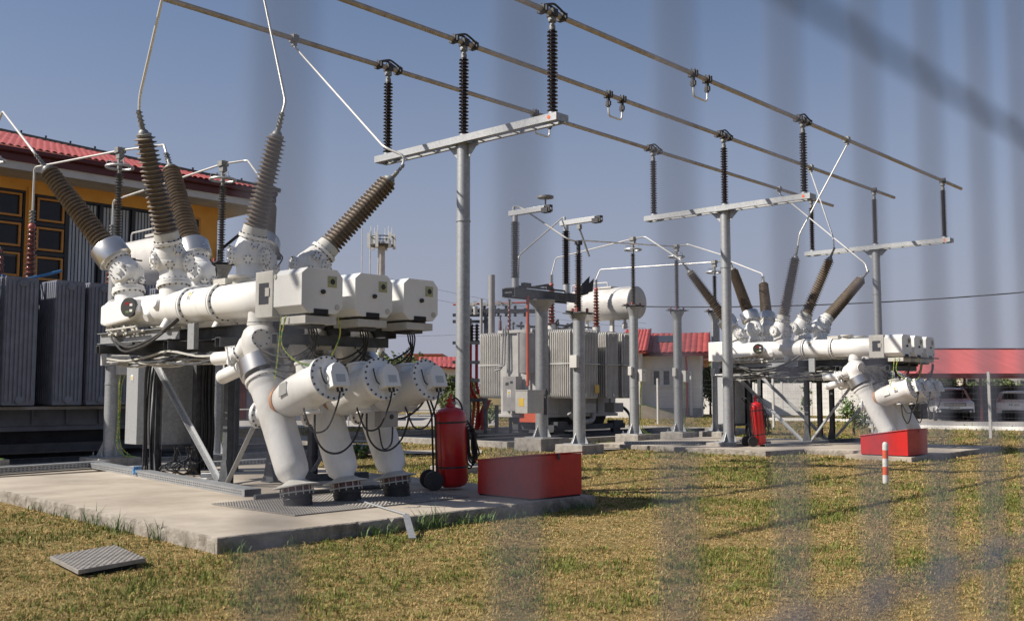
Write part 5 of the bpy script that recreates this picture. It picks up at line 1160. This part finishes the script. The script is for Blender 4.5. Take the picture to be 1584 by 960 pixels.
# cars
def car(loc, yaw, label, rear=False):
    root = thing('parked_car', label, 'car', loc, 'white cars parked under the carport', yaw=yaw)
    # local: front towards -y ; length along y
    prof = [(-2.1, .45), (-2.12, .75), (-2.0, .98), (-1.1, 1.12), (-.45, 1.60), (.2, 1.69), (1.3, 1.66), (2.0, 1.15), (2.1, .9), (2.1, .42)]
    if rear: prof = [(2.05, .40), (2.1, .7), (2.0, .95), (1.15, 1.05), (.5, 1.42), (-.3, 1.53), (-1.3, 1.46), (-1.85, 1.1), (-2.0, .92), (-2.02, .4)]
    b = MB(); W = .91 if not rear else .86; v = []; n = len(prof); xs = [-1, -.97, -.8, 0, .8, .97, 1]
    for x in xs:
        for (y, z) in prof:
            top = max(0, z - 1.0) / .7; e = abs(x) ** 6; inset = 1 - .22 * top
            yy = y * (1 - .04 * e); zz = z - .05 * e * (1 if z > .6 else 0)
            v.append((x * W * inset, yy, zz))
    f = []
    for i in range(len(xs) - 1):
        for j in range(n): f.append((i * n + j, i * n + (j + 1) % n, (i + 1) * n + (j + 1) % n, (i + 1) * n + j))
    f.append(tuple(range(n))); f.append(tuple(reversed(range((len(xs) - 1) * n, len(xs) * n))))
    b.add(v, f, True); b.build('body', 'carw', root, sharp=35)
    s_ = 1
    b = MB()
    if not rear:
        b.add([(-.72, -1.09, 1.15), (.72, -1.09, 1.15), (.6, -.49, 1.58), (-.6, -.49, 1.58)], [(0, 1, 2, 3)])
    else:
        b.add([(-.62, -1.87, 1.1), (.62, -1.87, 1.1), (.52, -1.42, 1.4), (-.52, -1.42, 1.4)], [(0, 1, 2, 3)])
    gl = b
    for k in (-1, 1):
        zt_ = 1.55 if not rear else 1.4
        gl.add([(k * (W - .012 + .006), -.9, 1.12), (k * (W - .006), 1.5, 1.12), (k * (W * .87), 1.1, zt_), (k * (W * .87), -.45, zt_)], [(0, 1, 2, 3)])
    gl.build('window', 'glass', root)
    for x in (-1, 1):
        for y in (-1.3, 1.3):
            b = MB(); b.lathe((x * (W - .12), y, .34), (x, 0, 0), [(0, .34), (.0, .34), (.14, .34), (.15, .3)], 24); wo = b.build('wheel', 'black', root)
            b = MB(); b.lathe((x * (W + .02), y, .34), (x, 0, 0), [(0, .22), (.02, .22), (.03, .05)], 14); b.build('rim', 'steel', wo)
    if not rear:
        b = MB(); b.bb((-.5, -2.13, .74), (.5, -2.08, .92)); b.bb((-.85, -2.12, .42), (.85, -2.06, .62)); b.build('grille', 'dkframe', root)
        b = MB()
        for k in range(4): b.bb((-.48, -2.14, .755 + k * .04), (.48, -2.13, .77 + k * .04))
        b.build('grille_bar', 'steel', root)
        for k in (-1, 1):
            b = MB(); b.box((k * .68, -2.06, .84), (.34, .12, .17)); b.build('headlight', 'lamp', root, bevel=.02)
            b = MB(); b.lathe((k * .72, -2.12, .5), (0, -1, 0), [(0, .06), (.02, .055)], 14); b.build('fog_lamp', 'lamp', root)
            b = MB(); b.box((k * (W + .08), -.75, 1.12), (.18, .1, .16)); b.build('mirror', 'dkframe', root, bevel=.02)
            b = MB(); b.cyl((k * .66, -.3, 1.70), (k * .66, 1.1, 1.71), .02, n=8); b.build('roof_rail', 'dkframe', root)
    else:
        for k in (-1, 1):
            b = MB(); b.prism([(k * .62, -2.02, .98), (k * .84, -1.9, .95), (k * .74, -1.8, 1.22), (k * .64, -1.88, 1.12)], (0, 1, 0), .06); b.build('tail_light', 'lampr', root)
            b = MB(); b.bb((k * .8 - .1, -2.04, .6), (k * .8 + .03, -1.99, .65)); b.build('reflector', 'bollr', root)
        b = MB(); b.bb((-.6, -2.04, .38), (.6, -1.98, .55)); b.build('lower_bumper', 'dkframe', root)
        b = MB(); b.bb((-.6, -1.62, 1.42), (.6, -1.32, 1.47)); b.build('spoiler', 'carw', root, bevel=.01)
    y = -2.145 if not rear else -2.03
    z = .66 if not rear else .82
    b = MB(); b.bb((-.26, y, z - .055), (.26, y + .012, z + .055)); po = b.build('number_plate', 'label', root)
    b = MB(); b.bb((-.26, y - .002, z - .055), (-.215, y - .0005, z + .055)); b.build('blue_band', 'blue', po)
    b = MB()
    for k in range(7):
        if k in (2,): continue
        x = -.17 + k * .058; b.bb((x, y - .002, z - .035), (x + .01, y - .0006, z + .035)); b.bb((x + .025, y - .002, z - .035), (x + .035, y - .0006, z + .035)); b.bb((x + .01, y - .002, z - .006 + .03 * (k % 2)), (x + .025, y - .0006, z + .005 + .03 * (k % 2)))
    b.build('plate_marks', 'ink', po)
    return root
car(CW(cx(1494, 51), 53, .02), YAW - R(17), 'white off-road car facing out of the carport with its grille visible')
car(CW(cx(1602, 51), 53, .02), YAW - R(30), 'white hatchback seen from behind at the right edge of the carport', True)
# distant yard fence
fp = [Zp(1640, 684), Zp(1533, 678), Zp(1350, 669.5), Zp(1197, 662.5), Zp(1018, 655.5)]
root = thing('yard_fence', 'tall welded wire fence on steel posts crossing the yard behind the far switchgear', 'fence', fp[1]); o_ = fp[1].copy()
for i, p in enumerate(fp):
    b = MB(); p = Vector((p.x, p.y, 0)); b.bb(p + Vector((-.04, -.04, 0)), p + Vector((.04, .04, 2.12))); b.build('post', 'lgrey', root, o_)
b = MB()
for i in range(len(fp) - 1):
    p, q = fp[i], fp[i + 1]; L = (q - p).length; n = int(L / .14)
    for k in range(n):
        c = p.lerp(q, k / n); b.beam((c.x, c.y, .1), (c.x, c.y, 2.05), .0019, .0019)
    for k in range(11):
        z = .1 + k * .19; b.beam((p.x, p.y, z), (q.x, q.y, z), .0045, .0045, up=(0, 0, 1))
b.build('wire_mesh', 'galvd', root, o_)
# ================================================================== CAPACITOR RACK behind the central transformer
r, X = sq('cable_rack', 'steel rack with red cables and brown insulators left of the grey transformer', 'rack', 745, 36)
b = MB(); zt_ = cz(487, 36)
for px in (724, 751, 768, 790):
    for y in (0, 1.6): b.bb((X(px) - .06, y - .06, 0), (X(px) + .06, y + .06, zt_ if px < 760 else 1.0))
for z in (cz(487, 36), cz(497, 36), cz(530, 36), cz(560, 36), cz(588, 36), cz(618, 36)):
    b.bb((X(700), -.07, z - .06), (X(770 if z < 1.0 else 752), -.01, z + .05)); b.bb((X(751) - .05, .0, z - .05), (X(751) + .05, 1.6, z + .04))
b.bb((X(745), -.1, cz(478, 36)), (X(830), .1, cz(484, 36))); b.bb((X(720), -.08, cz(474, 36) - .2), (X(800), .06, cz(474, 36) - .1))
b.build('frame', 'galvd', r)
b = MB(); b.bb((X(712), .1, 0), (X(758), 1.5, .12)); b.build('base_beam', 'conc', r)
for i, px in enumerate((721, 727.5, 737)):
    b = MB(); b.bend([(X(px), .1, cz(530, 36)), (X(px), .1, cz(600, 36)), (X(px) + .3, .2, cz(622, 36)), (X(px) + .2, .2, .1)], .055, 8, .2); b.build('red_cable', ['red2', 'orange'][i == 0], r)
for i in range(3):
    b = MB(); b.bend([(X(752 + i * 3), .3, cz(618, 36)), (X(742 + i * 4), .3, cz(640, 36)), (X(737), .3, .1)], .05, 8, .2); b.build('red_cable', 'red2', r)
b = MB()
for i, px in enumerate((722, 729, 737)):
    sheds(b, (X(px), .3, cz(528, 36)), (X(px), .3, cz(500, 36)), .05, .11, 6, seg=14)
for i, px in enumerate((725, 733, 742, 749, 755, 765, 771, 783, 788, 797, 812)):
    sheds(b, (X(px), .1, cz(489, 36)), (X(px), .1, cz(472 if i % 2 else 476, 36)), .04, .08, 5, seg=14)
b.build('insulator_row', 'brown', r)
b = MB()
for px in (726, 735): b.cyl((X(px), -.1, cz(487, 36)), (X(px), -.1, cz(474, 36)), .09, n=12)
for px in (728, 749, 766, 783): b.box((X(px), .1, cz(470, 36)), (.3, .12, .1)); b.box((X(px) + .15, .1, cz(468, 36)), (.12, .2, .14))
b.build('cap_fitting', 'cream', r)
b = MB(); b.cyl((X(700), .1, cz(470.5, 36)), (X(850), .1, cz(466, 36)), .03, n=8); b.build('orange_busbar', 'orange', r)
# ================================================================== far things left of centre
r, X = sq('house', 'distant pale house with brown-red roof between the near switchgear and the tall column', 'house', 675, 75)
b = MB(); b.bb((X(640), 0, 0), (X(716), 8, cz(566, 75))); b.build('wall', 'wallw', r)
b = MB(); tileroof(b, (X(650), -.5, cz(567, 75)), (X(722), -.5, cz(573, 75)), (X(640), 4, cz(552, 75)), (X(718), 4, cz(552, 75)), 10, 4); b.prism([(X(640), 8.3, cz(567, 75)), (X(720), 8.3, cz(567, 75)), (X(718), 4, cz(552, 75)), (X(640), 4, cz(552, 75))], (0, 0, 1), .12); b.build('roof', 'roof', r)
b = MB(); b.bb((X(665), -.03, cz(592, 75)), (X(673), -.002, cz(578, 75))); b.bb((X(683), -.03, cz(592, 75)), (X(691), -.002, cz(578, 75))); b.build('window', 'glass', r)
r, X = sq('house', 'far brick-red flat-topped house behind the pale house', 'house', 655, 110)
b = MB(); b.bb((X(625), 0, 0), (X(684), 8, cz(549, 110))); b.build('wall', 'bandbr', r)
b = MB(); b.bb((X(624), -.3, cz(549, 110)), (X(685), 8.3, cz(547, 110))); b.build('roof', 'roof', r)
b = MB(); b.bb((X(640), -.03, cz(568, 110)), (X(646), -.002, cz(556, 110))); b.bb((X(660), -.03, cz(568, 110)), (X(666), -.002, cz(556, 110))); b.build('window', 'glass', r)
r, X = sq('house', 'distant peach-coloured house between the white house and the far switchgear', 'house', 1095, 90)
b = MB(); b.bb((X(1060), 0, 0), (X(1112), 8, cz(556, 90))); b.build('wall', 'bandbr', r)
b = MB(); b.prism([(X(1058), -.5, cz(556, 90)), (X(1114), -.5, cz(556, 90)), (X(1114), 4, cz(540, 90)), (X(1058), 4, cz(540, 90))], (0, 0, 1), .2); b.build('roof', 'roof', r)
b = MB(); b.bb((X(1085), -.03, cz(578, 90)), (X(1088), -.002, cz(566, 90))); b.build('window', 'glass', r)
for i, (p0, p1, zt__, d, lab, mt) in enumerate(((1430, 1478, 583, 130, 'far pale apartment block seen under the carport roof, left one', 'wallc'), (1488, 1545, 581, 120, 'far cream apartment block seen under the carport roof, middle one', 'conc'), (1550, 1640, 584, 140, 'far pale apartment block seen under the carport roof, right one', 'wallc'))):
    r, X = sq('apartment_block', lab, 'building', (p0 + p1) / 2, d, 'far blocks behind the carport')
    b = MB(); b.bb((X(p0), 0, 0), (X(p1), 10, cz(zt__, d) )); b.build('wall', mt, r)
    b = MB()
    k = X(p0) + .6
    while k < X(p1) - 1: b.bb((k, -.04, 1.9), (k + .9, -.002, 3.1)); k += 1.9
    b.build('window', 'glass', r)
# blue-grey container building behind near frame
r, X = sq('storage_building', 'low blue-grey building with a dark red door seen through the near switchgear frame', 'building', 410, 52)
b = MB(); b.bb((X(340), 0, .0), (X(560), 5, cz(578, 52))); b.build('wall', 'blueg', r)
b = MB(); b.bb((X(364), -.06, .1), (X(382), -.003, cz(575, 52)))
for k in range(8): b.bb((X(364) + k * .075, -.08, .1), (X(364) + k * .075 + .03, -.061, cz(575, 52)))
b.build('door', 'roofd', r)
b = MB(); b.bb((X(338), -.3, cz(578, 52)), (X(562), 5.2, cz(572, 52))); b.build('roof', 'mgrey', r)
# long low guard rail
r, X = sq('guard_rail', 'thin grey rail on short posts behind the concrete path left of centre', 'railing', 600, 44)
b = MB(); b.cyl((X(350), 0, .72), (X(760), 0, .72), .03, n=8); b.build('rail', 'lgrey', r)
for px in range(360, 760, 45):
    b = MB(); b.cyl((X(px), 0, 0), (X(px), 0, .72), .03, n=8); b.build('post', 'lgrey', r)
# antenna mast
r, X = sq('antenna_mast', 'far white antenna mast rising above the drive boxes', 'mast', 588, 85)
b = MB(); b.cyl((0, 0, 0), (0, 0, cz(372, 85)), .45, .3, 14); b.build('pole', 'lgrey', r)
b = MB(); z = cz(378, 85); n = 16
for zz in (z, z + .7): b.tube([(1.0 * math.cos(2 * math.pi * k / n), 1.0 * math.sin(2 * math.pi * k / n), zz) for k in range(n + 1)], .05, 6)
b.lathe((0, 0, z - .1), (0, 0, 1), [(0, 1.0), (.06, 1.0)], 16)
for k in range(8): a = k * math.pi / 4; b.cyl((math.cos(a), math.sin(a), z), (math.cos(a), math.sin(a), z + .7), .03, n=6)
b.build('platform', 'galvd', r)
for k in range(6):
    a = k * math.pi / 3 + .3; b = MB(); b.bb((math.cos(a) * 1.1 - .12, math.sin(a) * 1.1 - .1, z - .3), (math.cos(a) * 1.1 + .12, math.sin(a) * 1.1 + .1, z + 1.0)); b.cyl((math.cos(a) * .9, math.sin(a) * .9, z), (math.cos(a) * .9, math.sin(a) * .9, z + 1.6), .03, n=6); b.build('antenna_panel', 'label', r)
b = MB(); b.cyl((-.9, -.4, z - 4), (-.9, -.4, z + 1.2), .05, n=6); b.cyl((-1.6, -.4, z - 4), (-1.6, -.4, z + 1.4), .04, n=6); b.build('side_rod', 'lgrey', r)
# distant wires
def wire(p0, p1, sag, label, r_=.012, d0=34, d1=46, grp='thin distant overhead wires'):
    a, c_ = Dp(*p0, d0), Dp(*p1, d1); b = MB(); pts = []
    for k in range(25): t = k / 24; p = a.lerp(c_, t); pts.append(p - Vector((0, 0, sag * 4 * t * (1 - t))))
    b.tube(pts, r_, 5); tag(b.build('overhead_wire', 'black', off=a), label, 'wire', grp)
wire((1000, 474), (1700, 441), .22, 'single sagging black wire crossing the sky behind the far switchgear', .02, 36, 30)
wire((600, 430), (1000, 500), .4, 'faint wire descending to the right behind the tall column, upper one', .012, 90, 90)
wire((600, 448), (1000, 508), .4, 'faint wire descending to the right behind the tall column, lower one', .012, 90, 90)
wire((600, 520), (900, 505), .2, 'faint near-horizontal wire low above the pale far house', .012, 90, 90)
# ================================================================== TREES
def leaves(pts, size, rng_):
    n = len(pts); d = rng_.normal(size=(n, 3)); d /= np.linalg.norm(d, axis=1)[:, None]; e = np.cross(d, rng_.normal(size=(n, 3))); e /= np.linalg.norm(e, axis=1)[:, None]
    s_ = size * rng_.uniform(.6, 1.3, (n, 1)); V = np.stack([pts - d * s_, pts - e * s_ * .5, pts + d * s_, pts + e * s_ * .5], 1).reshape(-1, 3)
    return V, np.arange(4 * n).reshape(-1, 4)
def tree(px, dist, w_, h_, label, m='leaf1', n=2600, size=.16, trunk=True, grp='trees and bushes behind the yard', name='tree', base=.25):
    root = thing(name, label, 'tree' if trunk else 'bush', CW(cx(px, dist), dist), grp)
    b = MB(); limbs = []
    b.cyl((0, 0, 0), (0, 0, h_ * .55), .05 * h_ * .35 + .03, .03, 8)
    for k in range(9):
        a = rng.uniform(0, 6.28); z = h_ * rng.uniform(.12 if not trunk else .3, .55); q = Vector((math.cos(a) * w_ * .38, math.sin(a) * w_ * .38, z + h_ * rng.uniform(.15, .38))); b.cyl((0, 0, z), q, .03, .012, 6); limbs.append(q)
    b.build('trunk', 'bark', root)
    P_ = []
    for k in range(16 + int(w_ * 3)):
        a = rng.uniform(0, 6.28); rr = w_ * .5 * math.sqrt(rng.uniform(0, 1)) * .8; zz = h_ * (base + (1 - base) * rng.uniform(.1, .85)) ; sc = rng.uniform(.12, .26) * min(w_, h_)
        taper = 1 - .5 * max(0, zz / h_ - .5)
        c_ = np.array([math.cos(a) * rr * taper, math.sin(a) * rr * taper, zz]); P_.append(c_ + rng.normal(size=(n // (16 + int(w_ * 3)), 3)) * sc * np.array([.55, .55, .45]))
    P_ = np.concatenate(P_); P_ = P_[(P_[:, 2] > .05) & (P_[:, 2] < h_ * 1.08)]
    V, F = leaves(P_, size, rng); me = bpy.data.meshes.new('crown'); me.from_pydata(V.tolist(), [], F.tolist()); me.materials.append(M[m]); o = bpy.data.objects.new('crown', me); S.collection.objects.link(o); o.parent = root
    return root
for i, (px, d, w_, h_, m, lab) in enumerate([
    (606, 62, 3.4, 3.9, 'leaf1', 'round green tree seen below the third drive box'), (706, 70, 3.5, 2.6, 'leaf1', 'green bush beside the far pale house, next to the tall column'),
    (566, 66, 3, 2.8, 'leaf1', 'small green tree behind the middle drive box'), (700, 47, 1.6, 1.4, 'leaf1', 'low green bush behind the near red extinguisher'),
    (1098, 66, 3.2, 3.0, 'leaf1', 'green bush between the white house and the far switchgear'),
    (1160, 72, 5, 3.6, 'leaf2', 'dark tree above the precast wall, left end'), (1200, 74, 6, 3.5, 'leaf2', 'dark tree above the precast wall, between two frame legs'),
    (1245, 74, 5, 3.4, 'leaf2', 'dark tree above the precast wall behind the frame legs'), (1288, 76, 5, 4.2, 'leaf1', 'brighter tree above the precast wall near the right valve body'),
    (1325, 75, 5, 3.3, 'leaf2', 'dark tree above the precast wall, right end'), (1135, 70, 4, 3.6, 'leaf1', 'green tree between the peach house and the frame'),
    (1455, 90, 4, 3.1, 'leaf1', 'tree seen in the gap under the carport roof, left'), (1562, 85, 7, 2.9, 'leaf1', 'broad tree seen in the gap under the carport roof, right'),
    (1510, 100, 4, 2.6, 'leaf2', 'dark tree seen in the gap under the carport roof, middle')]):
    tree(px, d, w_, h_, lab, m, n=2400, size=.17 if d > 50 else .1)
for px, d, w_, h_, lab in ((1246, 55, .7, 2.0, 'slender sapling in front of the precast wall'), (1318, 34, 1.1, 1.4, 'leafy shrub behind the slanted brace of the far frame'), (745, 40, 1.8, 1.1, 'low fresh green bush at the foot of the red cables'), (568, 22.5, 1.6, .28, 'low green weed patch behind the slanted pipes')):
    tree(px, d, w_, h_, lab, 'weed', 700, .06, False, name='shrub', base=.15)
# ================================================================== FOREGROUND MESH FENCE
root = thing('wire_mesh_fence', 'out-of-focus welded wire mesh fence right in front of the camera', 'fence', (0, .1177, 0)); FY = 0.0
b = MB(); k0 = -26
for k in range(-80, 138):
    u = .080 + .05 * k; b.cyl((u, FY, .03), (u, FY, 2.03), .00175, n=8)
z = EYE - .055
zs = [z + .155 * k for k in range(-9, 4)]
b.mi = 1
for zz in zs: b.cyl((-4.0, FY - .004, zz), (6.95, FY - .004, zz), .0016, n=8)
b.build('wire_mesh', ['fence', 'fenceh'], root)
for u in (-4.03, -1.33, 1.37, 4.17, 6.97):
    b = MB(); b.bb((u - .03, FY - .03, 0), (u + .03, FY + .03, 2.1)); b.build('post', 'fence', root)
# ================================================================== GRASS
def inpoly(x, y, poly):
    c = np.zeros(len(x), bool); n = len(poly); j = n - 1
    for i in range(n):
        xi, yi = poly[i][:2]; xj, yj = poly[j][:2]
        t = ((yi > y) != (yj > y)) & (x < (xj - xi) * (y - yi) / (yj - yi + 1e-12) + xi); c ^= t; j = i
    return c
def grass():
    Vs, Cs, Fs = [], [], 0
    bands = [(3.5, 6, 15000, .035), (6, 9.5, 150000, .034), (9.5, 14, 140000, .036), (14, 21, 120000, .042), (21, 34, 110000, .055), (34, 60, 70000, .08)]
    allV = []; allC = []
    for d0, d1, n, hh in bands:
        d = np.sqrt(rng.uniform(d0 ** 2, d1 ** 2, n)); x = rng.uniform(-1, 1, n) * (d * .53 + 1.3)
        u = x * math.sin(AZ) + d * math.cos(AZ); v = -x * math.cos(AZ) + d * math.sin(AZ)
        nc = n // 9; ci = rng.integers(0, nc, n); tuft = rng.uniform(0, 1, n) < .62      # two thirds of the blades grow in tufts
        spread = .012 + .0012 * d; off_a = rng.uniform(0, 6.28, n); off_r = np.abs(rng.normal(size=n)) * spread
        u = np.where(tuft, u[ci] + np.cos(off_a) * off_r, u); v = np.where(tuft, v[ci] + np.sin(off_a) * off_r, v); cg = rng.normal(size=nc)[ci] * tuft
        keep = np.ones(n, bool)
        for poly in SLABS: keep &= ~inpoly(u, v, poly)
        for pu in PU: keep &= ~((abs(u - pu) < .44) & (abs(v - PV) < .44))
        keep &= ~inpoly(u, v, [(p.x, p.y) for p in P4])
        for o in S.objects:
            if o.type == 'EMPTY' and o.name.split('.')[0] in ('surge_arrester_post', 'disconnector', 'surge_arrester'): keep &= ~((abs(u - o.location.x) < .5) & (abs(v - o.location.y) < .5))
        u, v, d, tuft, off_a, cg = u[keep], v[keep], d[keep], tuft[keep], off_a[keep], cg[keep]; n = len(u)
        # patchiness : tufts
        f = np.zeros(n)
        for k in range(9):
            fr = (.5, .9, 1.7, 3.1, 5.5, .35, 2.3, 7.7, 11.)[k]; a = rng.uniform(0, 6.28); ph = rng.uniform(0, 6.28); f += np.sin(fr * 2 * (u * math.cos(a) + v * math.sin(a)) + ph + 1.3 * np.sin(fr * 1.3 * (v * math.cos(a) - u * math.sin(a)) + ph)) * (1 / (1 + k * .13))
        f = f / 2.4
        green = (rng.normal(size=n) * .55 + cg * .7 + f * 1.0 - .33) > 0
        h = hh * rng.uniform(.3, .85, n) * np.where(rng.uniform(0, 1, n) < .04, 1.9, 1.0) * (1 + .45 * np.clip(f, -1, 1.3)); straw = ~green
        ang = np.where(tuft, off_a + rng.normal(size=n) * .5, rng.uniform(0, 6.28, n)); h = h * np.where(tuft, 1.25 + .2 * cg, .8); lean = np.where(straw, rng.uniform(.6, 2.6, n), rng.uniform(.1, 1.1, n)) * h
        wdt = np.maximum(.0019, d * .00024) * rng.uniform(.8, 1.6, n)
        dx, dy = np.cos(ang), np.sin(ang); px_, py_ = -dy * wdt, dx * wdt
        b0 = np.stack([u - px_, v - py_, np.zeros(n)], 1); b1_ = np.stack([u + px_, v + py_, np.zeros(n)], 1)
        m1 = np.stack([u + dx * lean * .35 + px_ * .8, v + dy * lean * .35 + py_ * .8, h * .62], 1); m0 = np.stack([u + dx * lean * .35 - px_ * .8, v + dy * lean * .35 - py_ * .8, h * .62], 1)
        tp = np.stack([u + dx * lean, v + dy * lean, h * np.where(straw, .55, .95)], 1)
        allV.append(np.stack([b0, b1_, m1, m0, tp], 1).reshape(-1, 3))
        g1 = np.array([.085, .125, .022]); g2 = np.array([.20, .215, .045]); s1 = np.array([.52, .385, .165]); s2 = np.array([.29, .17, .06]); t = rng.uniform(0, 1, (n, 1))
        col = np.where(green[:, None], g1 * (1 - t) + g2 * t, s1 * (1 - t) + s2 * t)
        allC.append(np.repeat(col, 5, 0))
    V = np.concatenate(allV).astype(np.float32); Cc = np.concatenate(allC).astype(np.float32); n = len(V) // 5
    me = bpy.data.meshes.new('grass'); me.vertices.add(len(V)); me.vertices.foreach_set('co', V.ravel())
    base = np.arange(n) * 5
    quad = np.stack([base, base + 1, base + 2, base + 3], 1); tri = np.stack([base + 3, base + 2, base + 4], 1)
    loops = np.concatenate([quad, tri], 1).ravel().astype(np.int32)
    me.loops.add(len(loops)); me.loops.foreach_set('vertex_index', loops)
    me.polygons.add(2 * n); st = np.stack([np.arange(n) * 7, np.arange(n) * 7 + 4], 1).ravel().astype(np.int32)
    me.polygons.foreach_set('loop_start', st)
    me.update(calc_edges=True); me.validate()
    at = me.attributes.new('blade_colour', 'FLOAT_COLOR', 'POINT'); at.data.foreach_set('color', np.concatenate([Cc, np.ones((len(Cc), 1), np.float32)], 1).ravel())
    m = bpy.data.materials.new('grass_blades'); m.use_nodes = True; t = m.node_tree; bs = t.nodes['Principled BSDF']; a = t.nodes.new('ShaderNodeAttribute'); a.attribute_name = 'blade_colour'
    t.links.new(a.outputs['Color'], bs.inputs['Base Color']); bs.inputs['Roughness'].default_value = .7; bs.inputs['Specular IOR Level'].default_value = .2
    me.materials.append(m); o = bpy.data.objects.new('grass', me); S.collection.objects.link(o); tag(o, 'short dry yellow and green lawn grass', 'grass', kind='stuff')
grass()
# taller weeds along the slab edge
def weeds(label, pts, seed, hh=.115):
    r_ = np.random.default_rng(seed); b = MB(); o_ = Vector((*pts[0], 0)) 
    for (x, y) in pts:
        for k in range(int(r_.integers(5, 14))):
            a = r_.uniform(0, 6.28); h = hh * r_.uniform(.35, 1.2); q = Vector((x + r_.normal() * .05, y + r_.normal() * .04, 0)); dd = Vector((math.cos(a), math.sin(a), 0)); n = Vector((-dd.y, dd.x, 0)) * .004
            m1 = q + dd * h * .2 + Vector((0, 0, h * .6)); tp = q + dd * h * .6 + Vector((0, 0, h)); b.add([q - n, q + n, m1 + n, m1 - n, tp], [(0, 1, 2, 3), (3, 2, 4)])
    tag(b.build('weeds', 'weed', off=o_), label, 'weeds', kind='stuff')
e = []
for k in range(46): t = rng.uniform(0, 1); e.append((4.9 + t * 5.2, 8.1 - t * .17 - .03))
weeds('fringe of weeds along the shaded edge of the near slab', e, 3)
e = []
for k in range(20): t = rng.uniform(0, 1); e.append((4.9 + t * .4, 8.2 + t * 5))
weeds('thin weeds along the left edge of the near slab', e, 4)
weeds('tuft of weeds beside the bent earthing strip', [(7.3 + .05 * k, 8.02) for k in range(8)], 5, .24)
weeds('tall weeds on the corner of the near slab', [(4.98, 9.3), (5.0, 9.35), (5.03, 10.1), (5.1, 10.9)], 6, .22)
# world transforms must be current for parents
bpy.context.view_layer.update()
